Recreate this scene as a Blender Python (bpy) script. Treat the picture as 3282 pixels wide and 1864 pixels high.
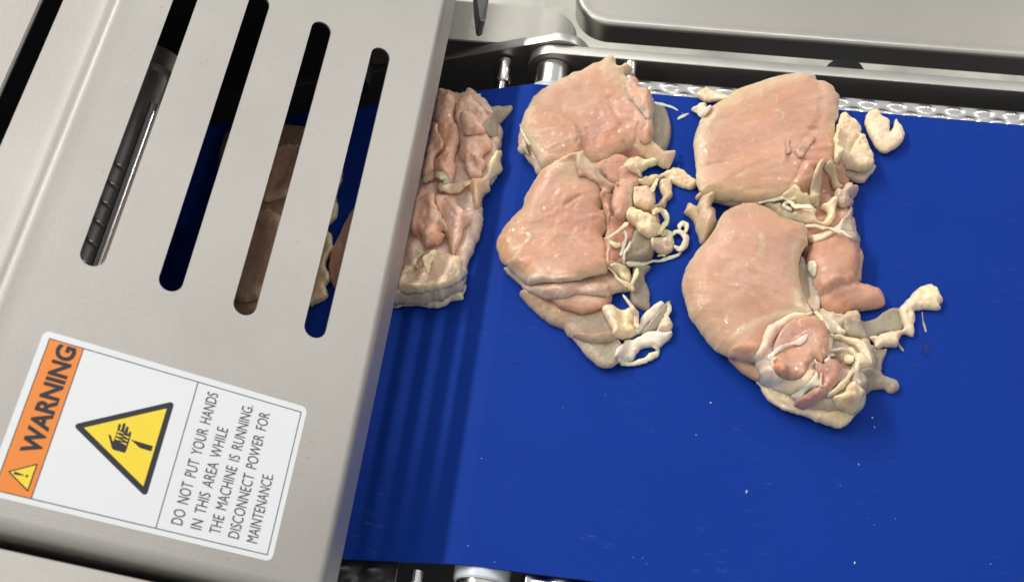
import bpy, bmesh, math, random
import numpy as np
from mathutils import Vector, Matrix

for _o in list(bpy.data.objects):
    bpy.data.objects.remove(_o)
scn = bpy.context.scene
COL = scn.collection

# ------------------------------------------------------------------ camera
# world: X along the belt, Y across it (away from the viewer), Z up, metres
M = np.array([[0.9911412, 0.1294503, -0.0296938],
              [0.1008603, -0.8790982, -0.4658472],
              [-0.0864079, 0.4587254, -0.8843668]])
F, CX, CY = 3363.19, 1641.0, 932.0
C = np.array([0.06093, -0.32344, 0.62352])
cam_d = bpy.data.cameras.new('camera')
cam = bpy.data.objects.new('camera', cam_d)
COL.objects.link(cam)
cam_d.sensor_width = 36.0
cam_d.lens = F / 3282.0 * 36.0
cam_d.clip_start = 0.01
cam_d.clip_end = 60.0
_r, _u, _b = M[0], -M[1], -M[2]
cam.matrix_world = Matrix(((_r[0], _u[0], _b[0], C[0]), (_r[1], _u[1], _b[1], C[1]),
                           (_r[2], _u[2], _b[2], C[2]), (0, 0, 0, 1)))
scn.camera = cam
cam_d.dof.use_dof = True
cam_d.dof.focus_distance = 0.70
cam_d.dof.aperture_fstop = 11.0

# ------------------------------------------------------------------ light
world = bpy.data.worlds.new('World')
scn.world = world
world.use_nodes = True
_nt = world.node_tree
_bg = _nt.nodes['Background']
_tc = _nt.nodes.new('ShaderNodeTexCoord')
_sx = _nt.nodes.new('ShaderNodeSeparateXYZ')
_rp = _nt.nodes.new('ShaderNodeValToRGB')
_mr = _nt.nodes.new('ShaderNodeMapRange')
_mr.inputs['From Min'].default_value = -1.0
_nt.links.new(_tc.outputs['Generated'], _sx.inputs[0])
_nt.links.new(_sx.outputs['Z'], _mr.inputs['Value'])
_nt.links.new(_mr.outputs[0], _rp.inputs[0])
_rp.color_ramp.elements[0].color = (0.03,0.03,0.034, 1)
_rp.color_ramp.elements[1].color = (0.36, 0.355, 0.345, 1)
_e = _rp.color_ramp.elements.new(0.5)
_e.color = (0.13, 0.13, 0.132, 1)
_e = _rp.color_ramp.elements.new(0.72)
_e.color = (0.30, 0.295, 0.288, 1)
_nt.links.new(_rp.outputs[0], _bg.inputs['Color'])
_bg.inputs['Strength'].default_value = 2.05


def area(name, loc, aim, w, h, power, col):
    ld = bpy.data.lights.new(name, 'AREA')
    ld.shape = 'RECTANGLE'
    ld.size, ld.size_y = w, h
    ld.energy = power
    ld.color = col
    o = bpy.data.objects.new(name, ld)
    COL.objects.link(o)
    o.location = loc
    zl = (Vector(loc) - Vector(aim)).normalized()
    ax = Vector((0, 1, 0)) if abs(loc[0]) > abs(loc[1]) else Vector((1, 0, 0))
    xl = (ax - zl * ax.dot(zl)).normalized()        # the lamp's long side runs along ax
    yl = zl.cross(xl)
    o.rotation_euler = Matrix((xl, yl, zl)).transposed().to_euler()
    return o


# lamps of the hall, then small added ones: the main tube runs across, up on the left (it shines through the slots)
area('area_lamp', (-1.66, 0.95, 2.0), (0, 0.1, 0), 2.0, 0.11, 66.0, (1.0, 0.965, 0.91))
area('area_lamp', (-0.95, 2.3, 2.3), (0, 0, 0), 0.8, 0.10, 16.0, (1.0, 0.968, 0.925))
area('area_lamp', (-0.15, 1.55, 2.9), (0, 0, 0), 0.08, 0.08, 6.0, (1.0, 0.97, 0.93))  # added small lamp, placed to raise wet glints on the meat
area('area_lamp', (0.75, 1.10, 2.9), (0, 0, 0), 0.08, 0.08, 6.0, (1.0, 0.97, 0.93))  # second added glint lamp, further right
area('area_lamp', (1.9, 1.75, 1.9), (0, 0, 0), 0.14, 0.14, 8.0, (1.0, 0.97, 0.93))  # added lamp that brightens the upper part of the sloped cover

vs = scn.view_settings
vs.view_transform = 'Standard'
vs.look = 'None'
vs.exposure = 0.0
vs.gamma = 1.0
vs.use_curve_mapping = False

# ------------------------------------------------------------------ helpers
rng = np.random.default_rng(7)


def ray(x, y):
    return M.T @ np.array([(x - CX) / F, (y - CY) / F, 1.0])


def at(x, y, z=0.0):
    d = ray(x, y)
    return C + d * ((z - C[2]) / d[2])


def aty(x, y, Y):
    d = ray(x, y)
    return C + d * ((Y - C[1]) / d[1])


TH = math.radians(29.82)
HN = np.array([math.sin(TH), 0, math.cos(TH)])      # cover plate normal
HU = np.array([math.cos(TH), 0, -math.sin(TH)])     # down the slope
HV = np.array([0, 1.0, 0])
HP = np.array([-0.0643, 0.0, 0.0600])


def huv(x, y):
    """picture point -> (u, v) on the sloped cover plate"""
    d = ray(x, y)
    P = C + d * (np.dot(HP - C, HN) / np.dot(d, HN))
    return float((P - HP) @ HU), float(P[1])


def hp(u, v, w=0.0):
    return HP + HU * u + HV * v + HN * w


def link(o, parent=None):
    COL.objects.link(o)
    if parent is not None:
        o.parent = parent
        o.matrix_parent_inverse = parent.matrix_world.inverted()
    return o


def mesh_obj(name, verts, faces, mat, parent=None, smooth=True):
    me = bpy.data.meshes.new(name)
    me.from_pydata([tuple(map(float, v)) for v in verts], [], [tuple(f) for f in faces])
    me.validate()
    me.update()
    if smooth:
        me.polygons.foreach_set('use_smooth', [True] * len(me.polygons))
    me.materials.append(MAT[mat])
    return link(bpy.data.objects.new(name, me), parent)


def bm_obj(name, bm, mat, parent=None, smooth=False, angle=None):
    me = bpy.data.meshes.new(name)
    bmesh.ops.recalc_face_normals(bm, faces=bm.faces)
    bm.to_mesh(me)
    bm.free()
    if smooth:
        me.polygons.foreach_set('use_smooth', [True] * len(me.polygons))
        if angle:
            try:
                me.set_sharp_from_angle(angle=math.radians(angle))
            except Exception:
                pass
    me.materials.append(MAT[mat])
    return link(bpy.data.objects.new(name, me), parent)


def tag(o, label, cat, group=None, kind=None):
    if label:
        o['label'] = label
    if cat:
        o['category'] = cat
    if group:
        o['group'] = group
    if kind:
        o['kind'] = kind
    return o


def empty(name, loc=(0, 0, 0)):
    o = bpy.data.objects.new(name, None)
    o.empty_display_size = 0.01
    o.matrix_world = Matrix.Translation(Vector([float(c) for c in loc]))
    COL.objects.link(o)
    return o


def sweep(name, prof, fn, s0, s1, mat, parent=None, n=1, smooth=True, angle=35, closed=True):
    """closed 2-D profile [(a,b)] swept from s0 to s1; fn(a,b,s) -> xyz"""
    bm = bmesh.new()
    rings = []
    for i in range(n + 1):
        s = s0 + (s1 - s0) * i / n
        rings.append([bm.verts.new(tuple(map(float, fn(a, b, s)))) for a, b in prof])
    m = len(prof)
    for i in range(n):
        for j in range(m if closed else m - 1):
            k = (j + 1) % m
            bm.faces.new((rings[i][j], rings[i][k], rings[i + 1][k], rings[i + 1][j]))
    if closed:
        bm.faces.new(rings[0])
        bm.faces.new(rings[-1])
    return bm_obj(name, bm, mat, parent, smooth, angle)


def thick(prof, t):
    """polyline -> closed strip of thickness t on its right-hand (lower) side"""
    p = np.array(prof, float)
    d = np.gradient(p, axis=0)
    d /= np.linalg.norm(d, axis=1)[:, None]
    q = p + np.stack([d[:, 1], -d[:, 0]], 1) * t
    return [tuple(a) for a in p] + [tuple(a) for a in q[::-1]]


def arc(cx, cy, r, a0, a1, n=10):
    return [(cx + r * math.cos(math.radians(a0 + (a1 - a0) * i / n)),
             cy + r * math.sin(math.radians(a0 + (a1 - a0) * i / n))) for i in range(n + 1)]


def rrect(x0, x1, y0, y1, r, n=6):
    return (arc(x1 - r, y1 - r, r, 0, 90, n) + arc(x0 + r, y1 - r, r, 90, 180, n)
            + arc(x0 + r, y0 + r, r, 180, 270, n) + arc(x1 - r, y0 + r, r, 270, 360, n))


def lathe(name, prof, p0, p1, mat, parent=None, seg=40, angle=30):
    """profile [(s along axis, radius)] turned round the axis p0 -> p1"""
    p0, p1 = np.array(p0, float), np.array(p1, float)
    ax = (p1 - p0) / np.linalg.norm(p1 - p0)
    e1 = np.cross(ax, [0, 0, 1.0])
    if np.linalg.norm(e1) < 1e-3:
        e1 = np.array([1.0, 0, 0])
    e1 /= np.linalg.norm(e1)
    e2 = np.cross(ax, e1)
    bm = bmesh.new()
    rings = []
    for s, r in prof:
        rings.append([bm.verts.new(tuple(p0 + ax * s + (e1 * math.cos(2 * math.pi * k / seg) + e2 * math.sin(2 * math.pi * k / seg)) * r)) for k in range(seg)])
    for i in range(len(prof) - 1):
        for k in range(seg):
            bm.faces.new((rings[i][k], rings[i][(k + 1) % seg], rings[i + 1][(k + 1) % seg], rings[i + 1][k]))
    bm.faces.new(rings[0])
    bm.faces.new(rings[-1])
    return bm_obj(name, bm, mat, parent, True, angle)


def fill2d(name, splines, th, place, mat, parent=None, bevel=0.0):
    """flat shape with holes: closed 2-D outlines -> slab of thickness th; place = 4x4 matrix"""
    cu = bpy.data.curves.new(name, 'CURVE')
    cu.dimensions = '2D'
    cu.fill_mode = 'BOTH'
    for sp in splines:
        s = cu.splines.new('POLY')
        s.points.add(len(sp) - 1)
        for i, (x, y) in enumerate(sp):
            s.points[i].co = (float(x), float(y), 0, 1)
        s.use_cyclic_u = True
    cu.extrude = th / 2
    cu.bevel_depth = bevel
    cu.bevel_resolution = 2
    o = bpy.data.objects.new(name, cu)
    COL.objects.link(o)
    dg = bpy.context.evaluated_depsgraph_get()
    me = bpy.data.meshes.new_from_object(o.evaluated_get(dg))
    bpy.data.objects.remove(o)
    bpy.data.curves.remove(cu)
    me.name = name
    me.transform(place @ Matrix.Translation((0, 0, -th / 2)))
    me.materials.clear()
    me.materials.append(MAT[mat])
    return link(bpy.data.objects.new(name, me), parent)


def text_mesh(name, body, place, x0, width, y0, cap, mat, parent, off=0.0, spacing=1.0, word=1.0):
    cu = bpy.data.curves.new(name, 'FONT')
    cu.body = body
    cu.size = 1.0
    cu.offset = off
    cu.space_character = spacing
    cu.space_word = word
    cu.resolution_u = 4
    o = bpy.data.objects.new(name, cu)
    COL.objects.link(o)
    dg = bpy.context.evaluated_depsgraph_get()
    me = bpy.data.meshes.new_from_object(o.evaluated_get(dg))
    bpy.data.objects.remove(o)
    bpy.data.curves.remove(cu)
    co = np.array([v.co[:] for v in me.vertices])
    lo, hi = co.min(0), co.max(0)
    co[:, 0] = x0 + (co[:, 0] - lo[0]) / (hi[0] - lo[0]) * width
    co[:, 1] = y0 + (co[:, 1] - max(lo[1], 0.0)) / (0.70 + 2 * off) * cap
    co[:, 2] = 0
    me.vertices.foreach_set('co', co.astype(np.float32).ravel())
    me.transform(place)
    me.materials.clear()
    me.materials.append(MAT[mat])
    me.name = name
    return link(bpy.data.objects.new(name, me), parent)


# ------------------------------------------------------------------ materials
MAT = {}


def mat_new(name):
    m = bpy.data.materials.new(name)
    m.use_nodes = True
    nt = m.node_tree
    MAT[name] = m
    return m, nt, nt.nodes['Principled BSDF']


def nd(nt, typ, **kw):
    n = nt.nodes.new(typ)
    for k, v in kw.items():
        if k in n.inputs:
            n.inputs[k].default_value = v
        else:
            setattr(n, k, v)
    return n


def simple(name, col, rough=0.5, metal=0.0, var=0.06, scale=60.0, bump=0.0, bscale=900.0, spec=0.5, stretch=(1, 1, 1), rvar=0.0, spots=None, grain=None):
    m, nt, p = mat_new(name)
    L = nt.links.new
    tc = nd(nt, 'ShaderNodeTexCoord')
    mp = nd(nt, 'ShaderNodeMapping')
    mp.inputs['Scale'].default_value = stretch
    L(tc.outputs['Object'], mp.inputs[0])
    nz = nd(nt, 'ShaderNodeTexNoise', Scale=scale, Detail=5.0, Roughness=0.6)
    L(mp.outputs[0], nz.inputs['Vector'])
    mr = nd(nt, 'ShaderNodeMapRange')
    mr.inputs['From Min'].default_value = 0.3
    mr.inputs['From Max'].default_value = 0.7
    mr.inputs['To Min'].default_value = 1 - var
    mr.inputs['To Max'].default_value = 1 + var
    L(nz.outputs['Fac'], mr.inputs['Value'])
    mx = nd(nt, 'ShaderNodeVectorMath', operation='SCALE')
    mx.inputs[0].default_value = col
    L(mr.outputs[0], mx.inputs['Scale'])
    last = mx.outputs[0]
    if grain:
        ng = nd(nt, 'ShaderNodeTexNoise', Scale=grain[0], Detail=2.0, Roughness=0.7)
        L(tc.outputs['Object'], ng.inputs['Vector'])
        rg = nd(nt, 'ShaderNodeMapRange')
        rg.inputs['From Min'].default_value = 0.25
        rg.inputs['From Max'].default_value = 0.75
        rg.inputs['To Min'].default_value = 1 - grain[1]
        rg.inputs['To Max'].default_value = 1 + grain[1]
        L(ng.outputs['Fac'], rg.inputs['Value'])
        mg = nd(nt, 'ShaderNodeVectorMath', operation='SCALE')
        L(last, mg.inputs[0])
        L(rg.outputs[0], mg.inputs['Scale'])
        last = mg.outputs[0]
    if spots:
        sc, thr, scol, fac = spots
        n2 = nd(nt, 'ShaderNodeTexNoise', Scale=sc, Detail=3.0, Roughness=0.65)
        L(tc.outputs['Object'], n2.inputs['Vector'])
        r2 = nd(nt, 'ShaderNodeMapRange')
        r2.inputs['From Min'].default_value = thr
        r2.inputs['From Max'].default_value = thr + 0.08
        r2.inputs['To Max'].default_value = fac
        L(n2.outputs['Fac'], r2.inputs['Value'])
        mc = nd(nt, 'ShaderNodeMix', data_type='RGBA')
        L(r2.outputs[0], mc.inputs[0])
        L(last, mc.inputs[6])
        mc.inputs[7].default_value = (*scol, 1)
        last = mc.outputs[2]
    L(last, p.inputs['Base Color'])
    p.inputs['Metallic'].default_value = metal
    p.inputs['Specular IOR Level'].default_value = spec
    if rvar:
        r3 = nd(nt, 'ShaderNodeMapRange')
        r3.inputs['To Min'].default_value = rough - rvar
        r3.inputs['To Max'].default_value = rough + rvar
        L(nz.outputs['Fac'], r3.inputs['Value'])
        L(r3.outputs[0], p.inputs['Roughness'])
    else:
        p.inputs['Roughness'].default_value = rough
    if bump:
        nb = nd(nt, 'ShaderNodeTexNoise', Scale=bscale, Detail=3.0)
        L(mp.outputs[0], nb.inputs['Vector'])
        b = nd(nt, 'ShaderNodeBump', Strength=bump, Distance=0.0004)
        L(nb.outputs['Fac'], b.inputs['Height'])
        L(b.outputs[0], p.inputs['Normal'])
    return m


simple('blasted_steel', (0.475, 0.458, 0.428), 0.46, 0.85, 0.07, 9.0, 0.22, 1100.0, rvar=0.06, spec=0.40, grain=(1300.0, 0.08), spots=(170.0, 0.685, (0.25, 0.235, 0.21), 0.45))
simple('steel_edge', (0.55, 0.54, 0.52), 0.38, 0.95, 0.04, 40.0)
simple('frame_steel', (0.46, 0.448, 0.422), 0.36, 0.95, 0.06, 50.0, 0.06, 900.0)
simple('tray_steel', (0.50, 0.483, 0.448), 0.34, 0.95, 0.05, 9.0, 0.03, 700.0, spots=(60.0, 0.72, (0.45, 0.43, 0.40), 0.3))
simple('turned_steel', (0.66, 0.655, 0.645), 0.20, 1.0, 0.10, 500.0, 0.05, 400.0, stretch=(1, 12, 1))
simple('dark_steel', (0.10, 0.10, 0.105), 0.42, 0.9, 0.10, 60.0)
simple('black_inside', (0.05, 0.05, 0.054), 0.6, 0.0, 0.1, 40.0)
simple('black_plastic', (0.008, 0.008, 0.009), 0.5, 0.0, 0.1, 40.0, spec=0.15)
simple('white_plastic', (0.56, 0.61, 0.66), 0.35, 0.0, 0.05, 90.0)
simple('cover_paint', (0.53, 0.515, 0.465), 0.42, 0.35, 0.05, 18.0, spots=(22.0, 0.60, (0.33, 0.28, 0.22), 0.55))
simple('floor_mat', (0.44, 0.435, 0.39), 0.75, 0.0, 0.30, 9.0)
simple('label_white', (0.75, 0.78, 0.80), 0.34, 0.0, 0.012, 30.0, spots=(260.0, 0.74, (0.45, 0.45, 0.45), 0.25))
simple('label_orange', (0.80, 0.25, 0.045), 0.36, 0.0, 0.02, 30.0)
simple('label_yellow', (0.87, 0.67, 0.045), 0.34, 0.0, 0.015, 30.0)
simple('label_black', (0.022, 0.021, 0.030), 0.38, 0.0, 0.05, 30.0)
simple('label_line', (0.05, 0.05, 0.062), 0.4, 0.0, 0.05, 30.0)


def belt_mat():
    m, nt, p = mat_new('belt_blue')
    L = nt.links.new
    tc = nd(nt, 'ShaderNodeTexCoord')
    nz = nd(nt, 'ShaderNodeTexNoise', Scale=7.0, Detail=4.0)
    L(tc.outputs['Object'], nz.inputs['Vector'])
    cr = nd(nt, 'ShaderNodeValToRGB')
    cr.color_ramp.elements[0].position = 0.3
    cr.color_ramp.elements[0].color = (0.0050, 0.0305, 0.232, 1)
    cr.color_ramp.elements[1].position = 0.75
    cr.color_ramp.elements[1].color = (0.0064, 0.0350, 0.256, 1)
    L(nz.outputs['Fac'], cr.inputs[0])
    # scuffs: thin pale smears, stretched along the belt, kept to patches
    mp = nd(nt, 'ShaderNodeMapping')
    mp.inputs['Scale'].default_value = (70, 420, 70)
    mp.inputs['Rotation'].default_value = (0, 0, 0.12)
    L(tc.outputs['Object'], mp.inputs[0])
    n2 = nd(nt, 'ShaderNodeTexNoise', Scale=1.0, Detail=2.0, Roughness=0.7)
    L(mp.outputs[0], n2.inputs['Vector'])
    n3 = nd(nt, 'ShaderNodeTexNoise', Scale=16.0, Detail=2.0)
    L(tc.outputs['Object'], n3.inputs['Vector'])
    a = nd(nt, 'ShaderNodeMapRange')
    a.inputs['From Min'].default_value = 0.60
    a.inputs['From Max'].default_value = 0.78
    L(n2.outputs['Fac'], a.inputs['Value'])
    b = nd(nt, 'ShaderNodeMapRange')
    b.inputs['From Min'].default_value = 0.52
    b.inputs['From Max'].default_value = 0.70
    b.inputs['To Max'].default_value = 0.26
    L(n3.outputs['Fac'], b.inputs['Value'])
    mu = nd(nt, 'ShaderNodeMath', operation='MULTIPLY')
    L(a.outputs[0], mu.inputs[0])
    L(b.outputs[0], mu.inputs[1])
    mc = nd(nt, 'ShaderNodeMix', data_type='RGBA')
    L(mu.outputs[0], mc.inputs[0])
    L(cr.outputs[0], mc.inputs[6])
    mc.inputs[7].default_value = (0.14, 0.18, 0.32, 1)
    L(mc.outputs[2], p.inputs['Base Color'])
    r = nd(nt, 'ShaderNodeMapRange')
    r.inputs['To Min'].default_value = 0.50
    r.inputs['To Max'].default_value = 0.68
    L(n3.outputs['Fac'], r.inputs['Value'])
    L(r.outputs[0], p.inputs['Roughness'])
    p.inputs['Specular IOR Level'].default_value = 0.05
    nb = nd(nt, 'ShaderNodeTexNoise', Scale=650.0, Detail=2.0)
    L(tc.outputs['Object'], nb.inputs['Vector'])
    bp = nd(nt, 'ShaderNodeBump', Strength=0.05, Distance=0.0003)
    L(nb.outputs['Fac'], bp.inputs['Height'])
    L(bp.outputs[0], p.inputs['Normal'])


belt_mat()


def meat_mat(name, sss, rough, coat, bump, clear=0.0, fibre=0.5, seed=0.0):
    m, nt, p = mat_new(name)
    L = nt.links.new
    at_ = nd(nt, 'ShaderNodeAttribute', attribute_name='Col')
    tc = nd(nt, 'ShaderNodeTexCoord')
    mp0 = nd(nt, 'ShaderNodeMapping')
    mp0.inputs['Location'].default_value = (seed, seed * 1.7, 0)
    L(tc.outputs['Object'], mp0.inputs[0])
    V = mp0.outputs[0]
    # blotches
    n1 = nd(nt, 'ShaderNodeTexNoise', Scale=85.0, Detail=5.0, Roughness=0.62)
    L(V, n1.inputs['Vector'])
    mr = nd(nt, 'ShaderNodeMapRange')
    mr.inputs['From Min'].default_value = 0.28
    mr.inputs['From Max'].default_value = 0.72
    mr.inputs['To Min'].default_value = 0.92
    mr.inputs['To Max'].default_value = 1.07
    L(n1.outputs['Fac'], mr.inputs['Value'])
    hs = nd(nt, 'ShaderNodeHueSaturation')
    n1b = nd(nt, 'ShaderNodeTexNoise', Scale=40.0, Detail=3.0)
    L(V, n1b.inputs['Vector'])
    ms = nd(nt, 'ShaderNodeMapRange')
    ms.inputs['From Min'].default_value = 0.3
    ms.inputs['From Max'].default_value = 0.7
    ms.inputs['To Min'].default_value = 0.90
    ms.inputs['To Max'].default_value = 1.06
    L(n1b.outputs['Fac'], ms.inputs['Value'])
    L(ms.outputs[0], hs.inputs['Saturation'])
    L(at_.outputs['Color'], hs.inputs['Color'])
    # muscle fibres: distorted noise stretched across the lobe
    mp = nd(nt, 'ShaderNodeMapping')
    mp.inputs['Scale'].default_value = (210, 900, 300)
    mp.inputs['Rotation'].default_value = (0, 0, 0.45)
    nw = nd(nt, 'ShaderNodeTexNoise', Scale=28.0, Detail=2.0)
    L(V, nw.inputs['Vector'])
    sc = nd(nt, 'ShaderNodeVectorMath', operation='SCALE')
    sc.inputs['Scale'].default_value = 0.035
    L(nw.outputs['Color'], sc.inputs[0])
    ad = nd(nt, 'ShaderNodeVectorMath', operation='ADD')
    L(V, ad.inputs[0])
    L(sc.outputs[0], ad.inputs[1])
    L(ad.outputs[0], mp.inputs[0])
    n2 = nd(nt, 'ShaderNodeTexNoise', Scale=1.0, Detail=3.0, Roughness=0.55)
    L(mp.outputs[0], n2.inputs['Vector'])
    m2 = nd(nt, 'ShaderNodeMapRange')
    m2.inputs['From Min'].default_value = 0.3
    m2.inputs['From Max'].default_value = 0.75
    m2.inputs['To Min'].default_value = 1 - 0.10 * fibre
    m2.inputs['To Max'].default_value = 1 + 0.13 * fibre
    L(n2.outputs['Fac'], m2.inputs['Value'])
    mm = nd(nt, 'ShaderNodeMath', operation='MULTIPLY')
    L(mr.outputs[0], mm.inputs[0])
    L(m2.outputs[0], mm.inputs[1])
    sv = nd(nt, 'ShaderNodeVectorMath', operation='SCALE')
    L(hs.outputs[0], sv.inputs[0])
    L(mm.outputs[0], sv.inputs['Scale'])
    L(sv.outputs[0], p.inputs['Base Color'])
    p.inputs['Subsurface Weight'].default_value = sss
    p.inputs['Subsurface Radius'].default_value = (1.0, 0.42, 0.26)
    p.inputs['Subsurface Scale'].default_value = 0.0080
    nr = nd(nt, 'ShaderNodeTexNoise', Scale=150.0, Detail=4.0)
    L(V, nr.inputs['Vector'])
    rr = nd(nt, 'ShaderNodeMapRange')
    rr.inputs['From Min'].default_value = 0.3
    rr.inputs['From Max'].default_value = 0.7
    rr.inputs['To Min'].default_value = rough - 0.12
    rr.inputs['To Max'].default_value = rough + 0.14
    L(nr.outputs['Fac'], rr.inputs['Value'])
    L(rr.outputs[0], p.inputs['Roughness'])
    p.inputs['Specular IOR Level'].default_value = 0.28
    # wet film
    cw = nd(nt, 'ShaderNodeMapRange')
    cw.inputs['From Min'].default_value = 0.36
    cw.inputs['From Max'].default_value = 0.56
    cw.inputs['To Min'].default_value = coat * 0.15
    cw.inputs['To Max'].default_value = coat
    ncw = nd(nt, 'ShaderNodeTexNoise', Scale=120.0, Detail=3.0)
    L(V, ncw.inputs['Vector'])
    L(ncw.outputs['Fac'], cw.inputs['Value'])
    L(cw.outputs[0], p.inputs['Coat Weight'])
    p.inputs['Coat Roughness'].default_value = 0.05
    p.inputs['Coat IOR'].default_value = 1.6
    nb = nd(nt, 'ShaderNodeTexNoise', Scale=480.0, Detail=3.0, Roughness=0.6)
    L(V, nb.inputs['Vector'])
    nsum = nd(nt, 'ShaderNodeMath', operation='ADD')
    nf = nd(nt, 'ShaderNodeMath', operation='MULTIPLY')
    nf.inputs[1].default_value = 0.8 * fibre
    L(n2.outputs['Fac'], nf.inputs[0])
    L(nb.outputs['Fac'], nsum.inputs[0])
    L(nf.outputs[0], nsum.inputs[1])
    bp = nd(nt, 'ShaderNodeBump', Strength=bump, Distance=0.0009)
    L(nsum.outputs[0], bp.inputs['Height'])
    L(bp.outputs[0], p.inputs['Normal'])
    bc = nd(nt, 'ShaderNodeBump', Strength=1.0, Distance=0.0015)
    nk = nd(nt, 'ShaderNodeTexNoise', Scale=310.0, Detail=2.0, Roughness=0.5)
    L(V, nk.inputs['Vector'])
    L(nk.outputs['Fac'], bc.inputs['Height'])
    L(bc.outputs[0], p.inputs['Coat Normal'])
    if clear:
        out = nt.nodes['Material Output']
        tr = nd(nt, 'ShaderNodeBsdfTransparent')
        tr.inputs[0].default_value = (0.93, 0.90, 0.86, 1)
        mxs = nd(nt, 'ShaderNodeMixShader')
        mxs.inputs[0].default_value = clear
        L(p.outputs[0], mxs.inputs[1])
        L(tr.outputs[0], mxs.inputs[2])
        L(mxs.outputs[0], out.inputs['Surface'])


meat_mat('meat', 0.6, 0.52, 0.85, 0.28, fibre=0.5)
meat_mat('meat_wet', 0.55, 0.46, 1.0, 0.48, fibre=0.3, seed=3.1)
meat_mat('fat', 0.6, 0.50, 0.9, 0.32, fibre=0.1, seed=1.3)
meat_mat('membrane', 0.20, 0.32, 0.9, 0.40, clear=0.30, fibre=0.2, seed=2.2)


def water_mat():
    m, nt, p = mat_new('water')
    p.inputs['Base Color'].default_value = (0.95, 0.97, 1, 1)
    p.inputs['Transmission Weight'].default_value = 1.0
    p.inputs['Roughness'].default_value = 0.03
    p.inputs['IOR'].default_value = 1.33


water_mat()

# ================================================================== setting
RX, RR = 0.0055, 0.018            # belt roller: centre X, radius
YC, YW = -0.0045, 0.180            # belt centre line and half width
KX, KR, KA = -0.0055, 0.012, math.radians(18.5)   # left of here the belt dips: nose radius, angle


def belt_z(x):
    x = np.asarray(x, float)
    xs = KX - KR * math.sin(KA)
    zs = -KR * (1 - math.cos(KA))
    mid = -KR + np.sqrt(np.maximum(KR ** 2 - np.minimum(x - KX, 0) ** 2, 1e-9))
    return np.where(x >= KX, 0.0, np.where(x >= xs, mid, zs + (x - xs) * math.tan(KA)))


mesh_obj('floor', [(-4, -3, -0.85), (4, -3, -0.85), (4, 5, -0.85), (-4, 5, -0.85)], [(0, 1, 2, 3)], 'floor_mat', smooth=False)['kind'] = 'structure'

# ---- conveyor belt
xs = [-0.31, -0.20, -0.12, -0.06, -0.03] + [KX - KR * math.sin(KA * k / 8) for k in range(8, -1, -1)] + [0.06, 0.15, 0.26, 0.46]
top = [(x, float(belt_z(x))) for x in xs]
belt = sweep('conveyor_belt', thick(top, 0.0022), lambda a, b, s: (a, s, b), YC - YW, YC + YW, 'belt_blue', None, 1, True, 40)
tag(belt, 'flat blue conveyor belt that carries the chicken and dips under the steel cover', 'conveyor belt')

# ---- bend roller: drum under the belt, white bush and steel hub at each end
rol = empty('belt_roller', (RX, YC, -RR))
for sgn in (1, -1):
    y0 = YC + sgn * (YW - 0.004)
    lathe('bushing', [(0, .0168), (0.0, .0172), (.0088, .0172), (.0100, .0165)], (RX, y0, -RR), (RX, y0 + sgn, -RR), 'white_plastic', rol)
    y1 = y0 + sgn * 0.0098
    lathe('hub', [(0, .0145), (0.0005, .0152), (.0028, .0152), (.0031, .0146), (.0222, .0146)], (RX, y1, -RR), (RX, y1 + sgn, -RR), 'turned_steel', rol)
lathe('drum', [(0, .0155), (0.34, .0155)], (RX, YC - .17, -RR), (RX, YC + .17, -RR), 'dark_steel', rol)
tag(rol, 'steel roller with pale plastic bushings where the blue belt bends', 'roller')


# ---- dimpled slider beds on both sides of the belt
def dimple_bed(name, y0, y1, z, x0, x1, slope, mat, pitch, rows, r, hgt, label):
    nx, ny = int((x1 - x0) / 0.0011), max(10, int((y1 - y0) / 0.0011))
    X, Y = np.meshgrid(np.linspace(x0, x1, nx), np.linspace(y0, y1, ny))
    Z = np.zeros_like(X)
    for q, yr in enumerate(rows):
        xx = (X - x0 + (pitch / 2 if q % 2 else 0)) % pitch - pitch / 2
        d2 = (xx / r) ** 2 + ((Y - yr) / (r * 0.55)) ** 2
        Z += hgt * np.exp(-d2 * 1.6)
    base = belt_z(X) if slope else 0 * X
    V = np.stack([X, Y, base + z + Z], -1).reshape(-1, 3)
    V2 = np.stack([X, Y, base + z - 0.002], -1).reshape(-1, 3)
    fs = []
    idx = np.arange(nx * ny).reshape(ny, nx)
    q = np.stack([idx[:-1, :-1], idx[:-1, 1:], idx[1:, 1:], idx[1:, :-1]], -1).reshape(-1, 4)
    fs = q.tolist()
    rim = [(idx[0, i], idx[0, i + 1]) for i in range(nx - 1)] + [(idx[-1, i + 1], idx[-1, i]) for i in range(nx - 1)]
    rim += [(idx[i + 1, 0], idx[i, 0]) for i in range(ny - 1)] + [(idx[i, -1], idx[i + 1, -1]) for i in range(ny - 1)]
    n = nx * ny
    fs += [(b, a, a + n, b + n) for a, b in rim]
    o = mesh_obj(name, np.concatenate([V, V2]), fs, mat)
    return tag(o, label, 'slider bed')


dimple_bed('slider_bed', 0.150, 0.1915, -0.0048, 0.034, 0.46, False, 'turned_steel', 0.0206, (0.1795, 0.1872), 0.0066, 0.0021,
           'shiny dimpled steel bed showing along the far edge of the blue belt')
dimple_bed('slider_bed', -0.2005, -0.16, -0.0048, 0.032, 0.46, False, 'turned_steel', 0.0206, (-0.1885, -0.196), 0.0066, 0.0021,
           'bright dimpled steel bed along the near belt edge at bottom of photo')
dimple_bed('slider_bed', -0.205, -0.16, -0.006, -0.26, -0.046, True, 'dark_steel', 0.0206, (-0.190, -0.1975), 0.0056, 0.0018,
           'dark dimpled steel bed in the shade below the cover corner, by the near belt edge')


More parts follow.
